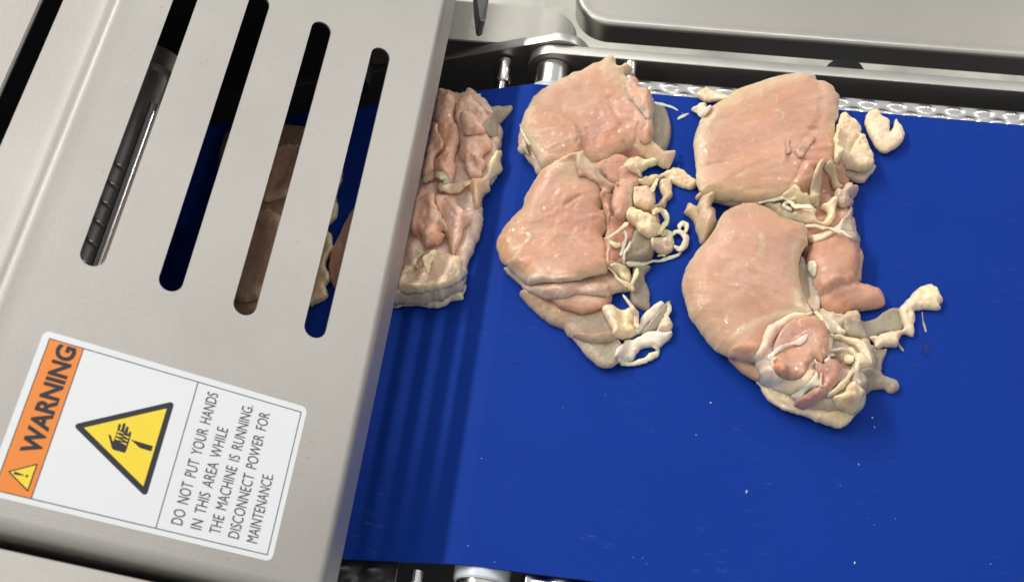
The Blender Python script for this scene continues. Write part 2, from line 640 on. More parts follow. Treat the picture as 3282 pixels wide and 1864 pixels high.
cb = bmesh.new()  # dark boxes added below the belt: block light, darken reflections in the steel
for x0_, x1_, y0_, y1_, z0_, z1_ in ((0.034, 0.60, -0.2065, 0.2036, -0.075, -0.030), (-0.40, 0.66, -0.225, 0.225, -0.80, -0.215)):
    v_ = [cb.verts.new((x, y, z)) for z in (z0_, z1_) for y in (y0_, y1_) for x in (x0_, x1_)]
    for f_ in ((0, 2, 3, 1), (4, 5, 7, 6), (0, 1, 5, 4), (2, 6, 7, 3), (0, 4, 6, 2), (1, 3, 7, 5)):
        cb.faces.new([v_[i] for i in f_])
tag(bm_obj('shade_cabinet', cb, 'black_inside'), 'dark cabinet boxes added under the blue belt to block light, seen only in the narrow gaps', 'cabinet')

# ---- side plates: flat bars with round ends, pivoting on the roller axis
def bar(name, p0, p1, r, y0, y1, mat, parent=None, bevel=0.0006):
    """bar in the X-Z plane from centre p0 to p1 with round ends of radius r"""
    a = math.degrees(math.atan2(p1[1] - p0[1], p1[0] - p0[0]))
    pr = arc(p0[0], p0[1], r, a + 90, a + 270, 24) + arc(p1[0], p1[1], r, a - 90, a + 90, 24)
    m = Matrix(((1, 0, 0, 0), (0, 0, -1, 0), (0, 1, 0, 0), (0, 0, 0, 1)))
    o = fill2d(name, [pr], abs(y1 - y0) - 2 * bevel, Matrix.Translation((0, min(y0, y1) + bevel, 0)) @ m, mat, parent, bevel)
    return o


ZP = 0.0018
rp = ZP + 0.018
pl = bar('side_plate', (RX, -0.018), (0.56, -0.018), rp, 0.2042, 0.2132, 'frame_steel')
tag(pl, 'long brushed steel side plate running right along the far side of the belt', 'side plate')
a = math.radians(180 + 21)
pl2 = bar('side_plate', (RX + .004, -0.0165), (RX + .34 * math.cos(a), -0.0165 + .34 * math.sin(a)), rp + .0025, 0.2137, 0.2222, 'frame_steel')
tag(pl2, 'darker steel side plate sloping down left from the roller behind the chicken', 'side plate')
lathe_ = lathe('pivot_pin', [(0, .0125), (.003, .0125), (.0038, .0118)], (RX + .004, 0.2224, -0.012), (RX + .004, 0.31, -0.012), 'frame_steel')
tag(lathe_, 'short round steel pin end standing behind the joint of the two side plates', 'pin')
nearp = bar('side_plate', (RX, -0.018), (0.56, -0.018), rp, -0.2220, -0.2130, 'frame_steel')
tag(nearp, 'steel side plate along the near edge of the belt', 'side plate')


def post(x, y0, y1, z, r, label):
    e = empty('spacer_pin', (x, y0, z))
    L_ = abs(y1 - y0)
    s = 1 if y1 > y0 else -1
    lathe('sleeve', [(0, r * .92), (.001, r), (L_ * .66, r)], (x, y1 - s * L_ * .66, z), (x, y1, z), 'turned_steel', e)
    lathe('neck', [(0, r * .66), (L_ * .34, r * .66)], (x, y0, z), (x, y1, z), 'turned_steel', e)
    return tag(e, label, 'pin')


post(-0.0335, 0.1800, 0.2120, -0.0220, 0.0062, 'stepped steel spacer pin left of the belt roller, against the dark plate')
post(0.0640, 0.1860, 0.2040, -0.0030, 0.0050, 'small steel spacer pin peeping out right of the tip of the upper left breast')
post(-0.0335, -0.1880, -0.2100, -0.017, 0.0062, 'bright steel spacer pin below the belt edge beside the cover corner')

# ---- grey drive cover beyond the left plate, its right end curled over
e = empty('drive_cover', (-0.02, 0.24, -0.02))
zt = -0.012
pr = [(-0.16, zt), (-0.10, zt), (-0.06, zt), (-0.03, zt), (-0.012, zt)] + arc(-0.012, zt - 0.030, 0.030, 90, 0, 14)[1:] + [(0.018, zt - .07), (0.018, zt - .12)]
sweep('shell', thick(pr, 0.002), lambda a, b, s: (a, s, b), 0.2228, 0.2620, 'cover_paint', e, 1, True, 30)
sweep('end_wall', [(p[0], p[1] - .0022) for p in pr] + [(-0.16, zt - .12)], lambda a, b, s: (a, s, b), 0.2580, 0.2597, 'cover_paint', e, 1, True, 30)
tag(e, 'pale grey metal drive cover with a rounded right end, between steel cover and tray', 'cover')

# ---- pointed lever at the top edge of the photo
P = [at(1527, -60, .075), at(1573, -60, .075), at(1566, 0, .070), at(1557, 62, .065), at(1550, 68, .065), at(1541, 68, .065), at(1537, 60, .065), at(1530, 0, .070)]
bm = bmesh.new()
up = [bm.verts.new(tuple(p)) for p in P]
dn = [bm.verts.new((p[0] - 0.0035, p[1], p[2] - 0.016)) for p in P]
bm.faces.new(up)
bm.faces.new(dn[::-1])
for i in range(8):
    k = (i + 1) % 8
    bm.faces.new((up[i], dn[i], dn[k], up[k]))
tag(bm_obj('lever', bm, 'dark_steel'), 'dark pointed metal lever hanging in from the top edge of the photo', 'lever')

# ---- big steel tray behind the plate: flat top, rolled edge, skirt
tray = empty('steel_tray', (0.25, 0.40, -0.08))
bm = bmesh.new()
Y0 = float(at(2599, 189, -0.08)[1])
ZT = float(aty(2599, 128, Y0)[2])
X0 = float(at(1840, 30, ZT)[0])
SK = ZT + 0.08
out = []
r = 0.032
path = [(X0, 0.72), (X0, Y0 + r + .03)] + [(x, y) for x, y in arc(X0 + r, Y0 + r, r, 180, 270, 16)] + [(0.12, Y0), (0.3, Y0), (0.62, Y0)]
path = np.array(path)
tn = np.gradient(path, axis=0)
tn /= np.linalg.norm(tn, axis=1)[:, None]
inn = np.stack([-tn[:, 1], tn[:, 0]], 1)
rr_ = 0.0042
secs = [(0.0, -SK), (0.0, -SK * .6), (0.0, -rr_)] + [(rr_ - rr_ * math.cos(t), -rr_ + rr_ * math.sin(t)) for t in np.linspace(0.2, math.pi / 2, 7)] + [(rr_ + .0035, -.0002), (rr_ + .008, -.0004)]
rings = [[bm.verts.new((*(path[i] + inn[i] * s), ZT + h)) for s, h in secs] for i in range(len(path))]
for i in range(len(path) - 1):
    for j in range(len(secs) - 1):
        bm.faces.new((rings[i][j], rings[i + 1][j], rings[i + 1][j + 1], rings[i][j + 1]))
lip = [rg[0] for rg in rings]
low = [bm.verts.new((*(path[i] + inn[i] * 0.0016), ZT - SK)) for i in range(len(path))]
for i in range(len(path) - 1):
    bm.faces.new((lip[i], low[i], low[i + 1], lip[i + 1]))
cv = bm.verts.new((0.62, 0.72, ZT - 0.0004))
bm.faces.new([rg[-1] for rg in rings] + [cv])
bm_obj('tray_top', bm, 'tray_steel', tray, True, 50)
tag(tray, 'large steel tray with a rounded corner and rolled edge at upper right', 'tray')

kn = lathe('knob', [(0, .013), (.004, .0155), (.014, .0155), (.018, .013), (.020, .006)], (0.2275, 0.2225, -0.030), (0.2275, 0.2225, 0.5), 'black_plastic')
tag(kn, 'round black knob half hidden between the side plate and the tray skirt', 'knob')

# ================================================================== sloped steel cover with slots
cover = empty('machine_cover', hp(-0.11, 0.0, 0.0))
UA, UB = -0.192, -0.0112
V0, V1 = -0.2200, 0.42
TP = 0.0016
HM = Matrix(((HU[0], 0, HN[0], HP[0]), (HU[1], 1, HN[1], HP[1]), (HU[2], 0, HN[2], HP[2]), (0, 0, 0, 1)))
slots = []
for k in range(4):
    uc = -0.0432 - 0.0419 * k
    vb, vt = -0.0852, (0.1292 if k < 3 else 0.1292)
    hw = 0.0066
    slots.append(arc(uc, vt - hw, hw, 0, 180, 12) + arc(uc, vb + hw, hw, 180, 360, 12))
outer = [(UA, V0), (UB, V0), (UB, V1), (UA, V1)]
plate = fill2d('cover_plate', [outer] + slots, TP, HM, 'blasted_steel', cover)
# right edge: bend down to a short upright lip
rb, ba = 0.0085, math.radians(42)
pr = [(UB, 0.0), (UB + .0004, 0.0)] + [(UB + .0004 + rb * math.sin(t), -rb + rb * math.cos(t)) for t in np.linspace(0, ba, 10)[1:]]
pr += [(pr[-1][0] + math.cos(ba) * q, pr[-1][1] - math.sin(ba) * q) for q in (0.003, 0.007, 0.0112)]
sweep('edge_flange', thick(pr, TP), lambda a, b, s: hp(a, s, b), V0, V1, 'blasted_steel', cover, 1, True, 40)
# near edge: bend down
rb2 = 0.008
pr = [(0.0, 0.0), (-.0006, 0.0)] + [(-.0006 - rb2 * math.sin(t), -rb2 + rb2 * math.cos(t)) for t in np.linspace(0, math.pi / 2, 12)[1:]] + [(-.0006 - rb2, -.02), (-.0006 - rb2, -.04)]
pr = thick(pr[::-1], TP)
sweep('near_flange', pr, lambda a, b, s: hp(s, V0 + a, b), -0.231, UB + 0.003, 'blasted_steel', cover, 1, True, 40)
# left part with the pressed crease
cr_ = [(-0.2305, 0.0), (-0.214, 0.0), (-0.2095, 0.00045), (-0.2075, 0.0008), (-0.2062, 0.0004), (-0.2050, 0.0001), (-0.2038, 0.0004), (-0.2025, 0.0008), (-0.2005, 0.00045), (-0.196, 0.0), (UA, 0.0)]
sweep('creased_edge', thick(cr_, TP), lambda a, b, s: hp(a, s, b), V0, V1, 'blasted_steel', cover, 1, True, 40)
tag(cover, 'sloped matte steel machine cover with four long slots and a warning label', 'machine cover')

# neighbouring panels
lp = empty('machine_casing', hp(-0.27, 0.05, 0))
sweep('panel', [(-0.50, 0.0), (-0.2418, 0.0), (-0.2405, -.0008), (-0.2405, -0.006), (-0.2425, -0.008), (-0.50, -0.008)], lambda a, b, s: hp(a, s, b), -0.232, 0.42, 'blasted_steel', lp, 1, True, 30)
tag(lp, 'plain steel panel past the dark gap in the upper left corner', 'casing')
np_ = empty('machine_casing', hp(-0.15, -0.26, 0))
sweep('panel', thick([(-0.50, -.055), (-0.2365, -.055), (-0.2365, -0.004), (-0.2355, -0.0008), (-0.2335, 0.0)][::-1], .0016) if False else
      [(-0.50, 0.0), (-0.2372, 0.0), (-0.2353, -.0007), (-0.2347, -.0025), (-0.2347, -.030), (-0.50, -.030)],
      lambda a, b, s: hp(s, a, b), -0.50, -0.0465, 'blasted_steel', np_, 1, True, 30)
tag(np_, 'steel panel below the dark gap in the lower left corner', 'casing')

# ---- inside of the machine, seen through the slots: dark walls added against stray light
mf = empty('inner_blackout', (-0.25, 0.0, -0.2))
mesh_obj('back_wall', [(-0.42, -0.24, -0.25), (-0.42, 0.30, -0.25), (-0.42, 0.30, 0.215), (-0.42, -0.24, 0.215)], [(0, 1, 2, 3)], 'black_inside', mf, False)
mesh_obj('side_wall', [(-0.42, 0.30, -0.25), (-0.09, 0.30, -0.25), (-0.09, 0.30, 0.06), (-0.42, 0.30, 0.24)], [(0, 1, 2, 3)], 'black_inside', mf, False)
mesh_obj('side_wall', [(-0.42, -0.232, -0.25), (-0.09, -0.232, -0.25), (-0.09, -0.232, 0.05), (-0.42, -0.232, 0.23)], [(0, 1, 2, 3)], 'black_inside', mf, False)
mesh_obj('base_pan', [(-0.42, -0.24, -0.20), (0.02, -0.24, -0.20), (0.02, 0.30, -0.20), (-0.42, 0.30, -0.20)], [(0, 1, 2, 3)], 'black_inside', mf, False)
tag(mf, 'black walls added inside the machine to keep light out, glimpsed through the slots of the cover', 'housing')

ro = empty('cutting_roller', (-0.262, 0.0, 0.045))
lathe('shaft', [(0, .019), (.22, .019), (.2205, .0165), (.275, .0165), (.2755, .021), (.290, .021)], (-0.272, -0.16, 0.045), (-0.272, 0.3, 0.045), 'frame_steel', ro)
lathe('guide_bar', [(0, .0040), (.24, .0040)], (-0.2520, -0.16, 0.062), (-0.2520, 0.3, 0.062), 'turned_steel', ro)
for k in range(13):
    y = -0.13 + k * 0.0145
    bm = bmesh.new()
    prev = None
    for j in range(9):
        t = math.radians(140 - j * 14)
        p = np.array([-0.272 + .0195 * math.cos(t), y - j * .0024, 0.045 + .0195 * math.sin(t)])
        nn = np.array([math.cos(t), 0, math.sin(t)])
        ring = [bm.verts.new(tuple(p + nn * dz + np.array([0, dy, 0]))) for dy, dz in ((-.0012, 0), (-.0006, .0022), (.0006, .0022), (.0012, 0))]
        if prev:
            for i in range(3):
                bm.faces.new((prev[i], prev[i + 1], ring[i + 1], ring[i]))
        prev = ring
    bm_obj('ridge', bm, 'turned_steel', ro, True, 30)
tag(ro, 'ridged steel cutting roller seen through the leftmost long slot', 'roller')
hr = lathe('guide_roller', [(0, .012), (.018, .012), (.019, .009), (.03, .009)], (-0.150, 0.182, -0.028), (-0.150, 0.4, -0.028), 'dark_steel')
tag(hr, 'small steel guide roller seen at the top of the rightmost slot', 'roller')
bo = lathe('bolt_head', [(0, .006), (.006, .006), (.0065, .005)], (-0.165, 0.24, -0.01), (-0.165, 0.1, -0.01), 'turned_steel')
tag(bo, 'small bolt head glinting near the top of the second slot from the right', 'bolt')

# ================================================================== warning label
lab = empty('warning_label', hp(-0.107, -0.17, 0))
lab.parent = cover
lab.matrix_parent_inverse = cover.matrix_world.inverted()


def lm(w):
    return HM @ Matrix.Translation((0, 0, w))


fill2d('sticker', [rrect(-0.1786, -0.0368, -0.2128, -0.1266, 0.0034)], 0.00014, lm(0.00016), 'label_white', lab)
fu0, fu1, fv0, fv1, lw = -0.1749, -0.0399, -0.2098, -0.1302, 0.00042
W1, W2, W3 = 0.00022, 0.00028, 0.00034
fill2d('orange_band', [[(fu0, fv0), (-0.1580, fv0), (-0.1580, fv1), (fu0, fv1)]], 0.00004, lm(W1), 'label_orange', lab)
fill2d('border_line', [[(fu0 - lw / 2, fv0 - lw / 2), (fu1 + lw / 2, fv0 - lw / 2), (fu1 + lw / 2, fv1 + lw / 2), (fu0 - lw / 2, fv1 + lw / 2)],
                       [(fu0 + lw / 2, fv0 + lw / 2), (fu1 - lw / 2, fv0 + lw / 2), (fu1 - lw / 2, fv1 - lw / 2), (fu0 + lw / 2, fv1 - lw / 2)]], 0.00004, lm(W2), 'label_line', lab)
for u in (-0.1580, -0.0981):
    fill2d('divider_line', [[(u - lw / 2, fv0 + lw / 2), (u + lw / 2, fv0 + lw / 2), (u + lw / 2, fv1 - lw / 2), (u - lw / 2, fv1 - lw / 2)]], 0.00004, lm(W2), 'label_line', lab)


def rtri(a, b, c, r, n=6):
    """rounded triangle: r = corner radius, corners given as the sharp points"""
    P = [np.array(a), np.array(b), np.array(c)]
    out = []
    for i in range(3):
        p, q, s = P[i], P[i - 1], P[(i + 1) % 3]
        d1, d2 = (q - p) / np.linalg.norm(q - p), (s - p) / np.linalg.norm(s - p)
        half = math.acos(np.clip(d1 @ d2, -1, 1)) / 2
        L = r / math.tan(half)
        bis = (d1 + d2) / np.linalg.norm(d1 + d2)
        cc = p + bis * r / math.sin(half)
        v1, v2 = p + d1 * L - cc, p + d2 * L - cc
        a1, a2 = math.atan2(v1[1], v1[0]), math.atan2(v2[1], v2[0])
        da = (a2 - a1 + math.pi) % (2 * math.pi) - math.pi
        out += [(cc[0] + r * math.cos(a1 + da * k / n), cc[1] + r * math.sin(a1 + da * k / n)) for k in range(n + 1)]
    return out


def tri_at(uap, ub, vm, half, grow):
    """sharp triangle grown outwards by grow"""
    h = ub - uap
    s = math.hypot(h, half)
    ga = grow * s / half
    return (uap - ga, vm), (ub + grow, vm + half + grow * (s + half) / h), (ub + grow, vm - half - grow * (s + half) / h)


ua, ubs, vm, hf = -0.1500 - .0012, -0.1068, -0.1700, 0.0262
fill2d('triangle_border', [rtri(*tri_at(ua, ubs, vm, hf, 0.0), 0.0016)], 0.00004, lm(W1), 'label_black', lab)
fill2d('triangle_field', [rtri(*tri_at(ua, ubs, vm, hf, -0.0029), 0.0002)], 0.00004, lm(W2), 'label_yellow', lab)


def pic(pts, ox, oy, s):
    return [huv(ox + x / s, oy + y / s) for x, y in pts]


Z1 = lambda p: pic(p, 330, 1330, 10.4)
hand = [(480, 470), (515, 300), (555, 283), (600, 310), (560, 470), (585, 500), (610, 480), (660, 290), (705, 250), (750, 285), (705, 540), (720, 550), (765, 400), (810, 368), (855, 400), (815, 600), (830, 635), (850, 600), (870, 560), (910, 540), (945, 580), (880, 830), (790, 1120), (740, 1240), (690, 1245), (330, 1140), (290, 1090), (250, 930), (180, 650), (230, 645), (275, 700), (300, 840), (340, 860), (365, 820), (430, 640)]
hole = [[(490, 492), (745, 628), (478, 565)], [(455, 605), (695, 742), (438, 690)], [(420, 725), (660, 858), (400, 800)],
        [(625, 645), (870, 712), (845, 775)], [(590, 760), (830, 825), (812, 880)], [(540, 875), (790, 940), (768, 1002)]]
fill2d('hand_symbol', [Z1(hand)] + [Z1(h) for h in hole], 0.00004, lm(W3), 'label_black', lab)
fill2d('blade_symbol', [Z1([(915, 805), (1100, 860), (1660, 1025), (1610, 1200), (1235, 1090), (1190, 1055)])], 0.00004, lm(W3), 'label_black', lab)
ea, eb, em, eh = -0.1720, -0.1603, -0.1999, 0.0072
fill2d('alert_border', [rtri(*tri_at(ea, eb, em, eh, 0.0), 0.0003)], 0.00004, lm(W2), 'label_black', lab)
fill2d('alert_field', [rtri(*tri_at(ea, eb, em, eh, -0.00062), 0.0001)], 0.00004, lm(W3), 'label_yellow', lab)
ex = arc(-0.1685, em, 0.00072, 90, 270, 8) + [(-0.1647, em - .00025), (-0.1647, em + .00025)]
fill2d('exclamation_mark', [ex, arc(-0.1632, em, 0.00066, 0, 340, 14)], 0.00004, lm(0.00040), 'label_black', lab)
# lettering reads up the cover: advance = +v, letter tops towards -u
TM = HM @ Matrix(((0, -1, 0, 0), (1, 0, 0, 0), (0, 0, 1, W3), (0, 0, 0, 1)))
text_mesh('warning_word', 'WARNING', TM, -0.1890, 0.0576, 0.1612, 0.0097, 'label_black', lab, off=0.034)
for i, (s, w) in enumerate((('DO NOT PUT YOUR HANDS', 0.0719), ('IN THIS AREA WHILE', 0.0548), ('THE MACHINE IS RUNNING.', 0.0709), ('DISCONNECT POWER FOR', 0.0693), ('MAINTENANCE.', 0.0372))):
    text_mesh('text_line', s, TM, -0.2055, w, 0.0860 - 0.00985 * i, 0.0059, 'label_line', lab, off=-0.004, word=1.7)

# ================================================================== chicken: sheets draped over each other
GX0, GX1, GY0, GY1, GS = -0.30, 0.345, -0.20, 0.215, 0.00075
gx = np.arange(GX0, GX1, GS)
gy = np.arange(GY0, GY1, GS)
HX, HY = np.meshgrid(gx, gy)
H = belt_z(HX)                      # running top surface of what lies on the belt

PK = np.array((0.765, 0.435, 0.315))
PKD = np.array((0.72, 0.345, 0.25))
PKL = np.array((0.80, 0.51, 0.39))
TAN = np.array((0.735, 0.475, 0.305))
YL = np.array((0.86, 0.72, 0.50))
FT = np.array((0.86, 0.73, 0.50))
FTY = np.array((0.87, 0.70, 0.37))
WH = np.array((0.85, 0.70, 0.585))
GY = np.array((0.42, 0.365, 0.29))
GYL = np.array((0.58, 0.52, 0.41))
RD = np.array((0.50, 0.17, 0.13))

CROPS = {'A': (1560, 150, 2.427), 'B': (1560, 600, 2.349), 'C': (2150, 200, 2.349), 'D': (2150, 760, 2.275), 'E': (1250, 280, 3.8325),
         'e': (1250, 580, 3.4675), 'a': (1600, 180, 4.549), 'F': (1850, 400, 3.165), 'G': (1850, 800, 3.64), 'K': (2400, 500, 4.045),
         'M': (2600, 860, 3.467), 'N': (2380, 980, 3.64), 'P': (0, 0, 1.0)}


def px(tagged):
    """'A x y x y ... B x y ...' -> picture points"""
    out, cur, buf = [], None, []
    for w in tagged.split():
        if w in CROPS:
            cur = CROPS[w]
        else:
            buf.append(float(w))
            if len(buf) == 2:
                out.append((cur[0] + buf[0] / cur[2], cur[1] + buf[1] / cur[2]))
                buf = []
    return np.array(out)


def spline(P, n, closed):
    P = np.asarray(P, float)
    m = len(P)
    out = []
    for i in range(m if closed else m - 1):
        if closed:
            p0, p1, p2, p3 = P[i - 1], P[i], P[(i + 1) % m], P[(i + 2) % m]
        else:
            p0, p1, p2, p3 = P[max(i - 1, 0)], P[i], P[i + 1], P[min(i + 2, m - 1)]
        for k in range(n):
            t = k / n
            out.append(0.5 * (2 * p1 + (p2 - p0) * t + (2 * p0 - 5 * p1 + 4 * p2 - p3) * t ** 2 + (3 * p1 - p0 - 3 * p2 + p3) * t ** 3))
    if not closed:
        out.append(P[-1])
    return np.array(out)


def hsamp(G, x, y):
    fx = np.clip((np.asarray(x) - GX0) / GS, 0, len(gx) - 1.001)
    fy = np.clip((np.asarray(y) - GY0) / GS, 0, len(gy) - 1.001)
    i, j = fx.astype(int), fy.astype(int)
    u, v = fx - i, fy - j
    return G[j, i] * (1 - u) * (1 - v) + G[j, i + 1] * u * (1 - v) + G[j + 1, i] * (1 - u) * v + G[j + 1, i + 1] * u * v


def unproj(P, off, G=None):
    """picture points -> XY where they meet the current surface raised by off"""
    G = H if G is None else G
    out = []
    offs = np.broadcast_to(off, (len(P),))
    for (x, y), off in zip(P, offs):
        z = 0.0
        for _ in range(6):
            q = at(x, y, z)
            z = 0.5 * z + 0.5 * (float(hsamp(G, q[0], q[1])) + off)
        out.append(at(x, y, z)[:2])
    return np.array(out)


_perm = rng.random((8, 256, 256))


def vnoise(x, y, seed):
    g = _perm[seed % 8]
    x = np.asarray(x) + seed * 13.7
    y = np.asarray(y) + seed * 7.3
    i, j = np.floor(x).astype(int), np.floor(y).astype(int)
    u, v = x - i, y - j
    u = u * u * (3 - 2 * u)
    v = v * v * (3 - 2 * v)
    f = lambda a, b: g[b & 255, a & 255]
    return (f(i, j) * (1 - u) + f(i + 1, j) * u) * (1 - v) + (f(i, j + 1) * (1 - u) + f(i + 1, j + 1) * u) * v - 0.5


def fbm(x, y, s, seed, o=3):
    r, a = 0, 1.0
    for k in range(o):
        r = r + a * vnoise(x / s, y / s, seed + k)
        s *= 0.5
        a *= 0.5
    return r


def blur(G, sig):
    k = int(max(1, math.ceil(2.2 * sig)))
    w = np.exp(-0.5 * (np.arange(-k, k + 1) / sig) ** 2)
    w /= w.sum()
    P = np.pad(G, k, mode='edge')
    R = sum(w[i] * P[:, i:i + G.shape[1]] for i in range(2 * k + 1))
    return sum(w[i] * R[i:i + G.shape[0], :] for i in range(2 * k + 1))


def seg_dist(X, Y, P, closed):
    """distance to polyline, and nearest point"""
    best = np.full(X.shape, 1e9)
    bx, by = np.zeros_like(X), np.zeros_like(X)
    m = len(P)
    for i in range(m if closed else m - 1):
        a, b = P[i], P[(i + 1) % m]
        d = b - a
        L = d @ d
        if L < 1e-14:
            continue
        t = np.clip(((X - a[0]) * d[0] + (Y - a[1]) * d[1]) / L, 0, 1)
        qx, qy = a[0] + t * d[0], a[1] + t * d[1]
        dd = (X - qx) ** 2 + (Y - qy) ** 2
        mk = dd < best
        best[mk] = dd[mk]
        bx[mk] = qx[mk]
        by[mk] = qy[mk]
    return np.sqrt(best), bx, by


def inside(X, Y, P):
    r = np.zeros(X.shape, bool)
    m = len(P)
    for i in range(m):
        (x0, y0), (x1, y1) = P[i], P[(i + 1) % m]
        if y0 == y1:
            continue
        c = ((y0 > Y) != (y1 > Y)) & (X < (x1 - x0) * (Y - y0) / (y1 - y0) + x0)
        r ^= c
    return r


MS = 0.70                           # overall flesh reflectance


def set_col(me, cols, ms=MS):
    at_ = me.color_attributes.new('Col', 'FLOAT_COLOR', 'POINT')
    c = np.ones((len(cols), 4), np.float32)
    c[:, :3] = np.clip(np.asarray(cols) * ms * ((1.0, 0.95, 0.87) if ms == MS else (1.02, 0.975, 0.90)), 0.001, 0.95)
    at_.data.foreach_set('color', c.ravel())


_seed = [0]


def sheet(name, parent, pts, T, col, R=None, rim=None, rimw=0.005, rims=0.9, und=0.4, stiff=0.004, rag=0.0, rel=0.0006, rels=0.010,
          rel2=0.00018, grooves=(), paint=(), mat='meat', lift=0.0, dome=0.0, sub=4, sharp=False, fib=None, rough=(), stamp=True, rest=0.0, tilt=0.0, taper=0.0, edge=False):
    global H
    _seed[0] += 1
    sd = _seed[0]
    R = R or T * 1.1
    if mat == 'fat':
        rag, rel2 = max(rag, 0.0014), max(rel2, 0.00045)
    elif mat == 'meat_wet':
        rag = max(rag, 0.0014)
    else:
        rel *= 0.6
    P0 = px(pts)
    if name not in ('muscle', 'underside', 'skin', 'fat_body'):
        und *= 0.45                 # soft pieces lie down on what is below them
        T *= 0.88
    if name in ('fat_lump', 'tenderloin', 'membrane', 'slice', 'connective_tissue', 'muscle_flap', 'tendon'):
        c0 = P0.mean(0)
        P0 = c0 + (P0 - c0) * 1.07
    B = blur(H, max(stiff / GS, 0.6)) if stiff > GS else H
    B = np.maximum(B, H - 0.0012) + rest
    Q = P0 if sharp else spline(P0, sub, True)
    tf = (Q[:, 1].max() - Q[:, 1]) / (np.ptp(Q[:, 1]) + 1e-9) - 0.5
    O = unproj(Q, (und + tilt * tf) * T * (1 - taper * (0.5 - tf)) + lift, B)
    if sharp:
        O = np.concatenate([[a + (b - a) * k / sub for k in range(sub)] for a, b in zip(O, np.roll(O, -1, 0))])
    if rag:
        L = np.cumsum(np.linalg.norm(np.diff(O, axis=0, append=O[:1]), axis=1))
        # resample evenly, then push in and out
        n = int(L[-1] / 0.0011)
        s = np.linspace(0, L[-1], n, endpoint=False)
        Lx = np.concatenate([[0], L])
        Oc = np.concatenate([O, O[:1]])
        O = np.stack([np.interp(s, Lx, Oc[:, 0]), np.interp(s, Lx, Oc[:, 1])], 1)
        t = np.roll(O, -1, 0) - np.roll(O, 1, 0)
        t /= np.linalg.norm(t, axis=1)[:, None] + 1e-12
        k = np.arange(n) * 1.0
        per = lambda sc, q: vnoise(np.cos(2 * np.pi * k / n) * n / sc / 6.28 + 40, np.sin(2 * np.pi * k / n) * n / sc / 6.28 + 40, sd + q)
        dsp = rag * (per(7.0, 0) + 0.6 * per(2.6, 1) + 0.35 * per(1.2, 2))
        O = O + np.stack([t[:, 1], -t[:, 0]], 1) * dsp[:, None]
    i0, i1 = int((O[:, 0].min() - GX0) / GS) - 2, int((O[:, 0].max() - GX0) / GS) + 3
    j0, j1 = int((O[:, 1].min() - GY0) / GS) - 2, int((O[:, 1].max() - GY0) / GS) + 3
    i0, j0 = max(i0, 0), max(j0, 0)
    i1, j1 = min(i1, len(gx) - 1), min(j1, len(gy) - 1)
    X, Y = HX[j0:j1, i0:i1].copy(), HY[j0:j1, i0:i1].copy()
    ins = inside(X, Y, O)
    d, bx, by = seg_dist(X, Y, O, True)
    cell = ins[:-1, :-1] | ins[:-1, 1:] | ins[1:, :-1] | ins[1:, 1:]
    use = np.zeros(X.shape, bool)
    for a in (slice(0, -1), slice(1, None)):
        for b in (slice(0, -1), slice(1, None)):
            use[a, b] |= cell
    snap = use & ~ins
    X[snap], Y[snap] = bx[snap], by[snap]
    d[~ins] = 0
    zb = np.maximum(hsamp(B, X, Y), 0 * X - 1)
    prof = lambda q: np.sqrt(np.maximum(0, 1 - (1 - np.minimum(q, 1)) ** 2))
    yn = np.clip((Y - O[:, 1].min()) / np.ptp(O[:, 1]), 0, 1)
    Tn = T * (1 - taper * (1 - yn))
    Rn = R * (Tn / T) ** 0.8
    pt = prof(d / Rn)
    zo = np.clip(und + tilt * (yn - 0.5), 0.05, 0.95) * Tn + lift
    nz = fbm(X, Y, rels, sd) * rel * 2 + fbm(X, Y, rels * 0.22, sd + 3, 2) * rel2 * 2
    if fib:
        fa, fl, fw, fang = fib
        c_, s_ = math.cos(math.radians(fang)), math.sin(math.radians(fang))
        wx = X + fbm(X, Y, 0.03, sd + 1, 2) * 0.006
        wy = Y + fbm(X, Y, 0.03, sd + 2, 2) * 0.006
        U_, V_ = wx * c_ + wy * s_, -wx * s_ + wy * c_
        nz = nz + (vnoise(U_ / fl, V_ / fw, sd + 5) + 0.5 * vnoise(U_ / fl * 2, V_ / fw * 2.1, sd + 6)) * fa * 0.75
    for poly, amp, sc in rough:
        G_ = unproj(px(poly), T * 0.9 + lift, B)
        m_ = np.clip(np.where(inside(X, Y, G_), 1.0, -1.0) * seg_dist(X, Y, G_, True)[0] / 0.006 + 0.5, 0, 1)
        nr = fbm(X, Y, sc, sd + 4, 3)
        nz = nz + 0.6 * m_ * amp * (np.abs(nr) * 2.2 - 0.4)
    top = zb + zo + (Tn + lift - zo) * pt + dome * np.minimum(d / (R * 2.5), 1) ** 0.7 + nz * np.minimum(pt * 1.3, 1)
    cols = np.zeros(X.shape + (3,)) + np.asarray(col)
    if rim is not None:
        w = rims * np.exp(-(d / rimw) ** 2)[..., None]
        cols = cols * (1 - w) + np.asarray(rim) * w
    if edge:
        w = 0.92 * np.exp(-(d / 0.0021) ** 2)[..., None]
        cols = cols * (1 - w) + np.array((0.93, 0.80, 0.60)) * w
    gv = fbm(X, Y, 0.016, sd + 2, 3)[..., None] * 0.10
    cols = cols * (1 + gv)
    for g in grooves:
        pl_, w_, dp = g[:3]
        G_ = unproj(spline(px(pl_), 4, False), T * 0.95 + lift, B)
        dd = seg_dist(X, Y, G_, False)[0]
        k_ = np.exp(-(dd / w_) ** 2)
        top += 0.5 * dp * k_ * np.minimum(pt * 1.5, 1)
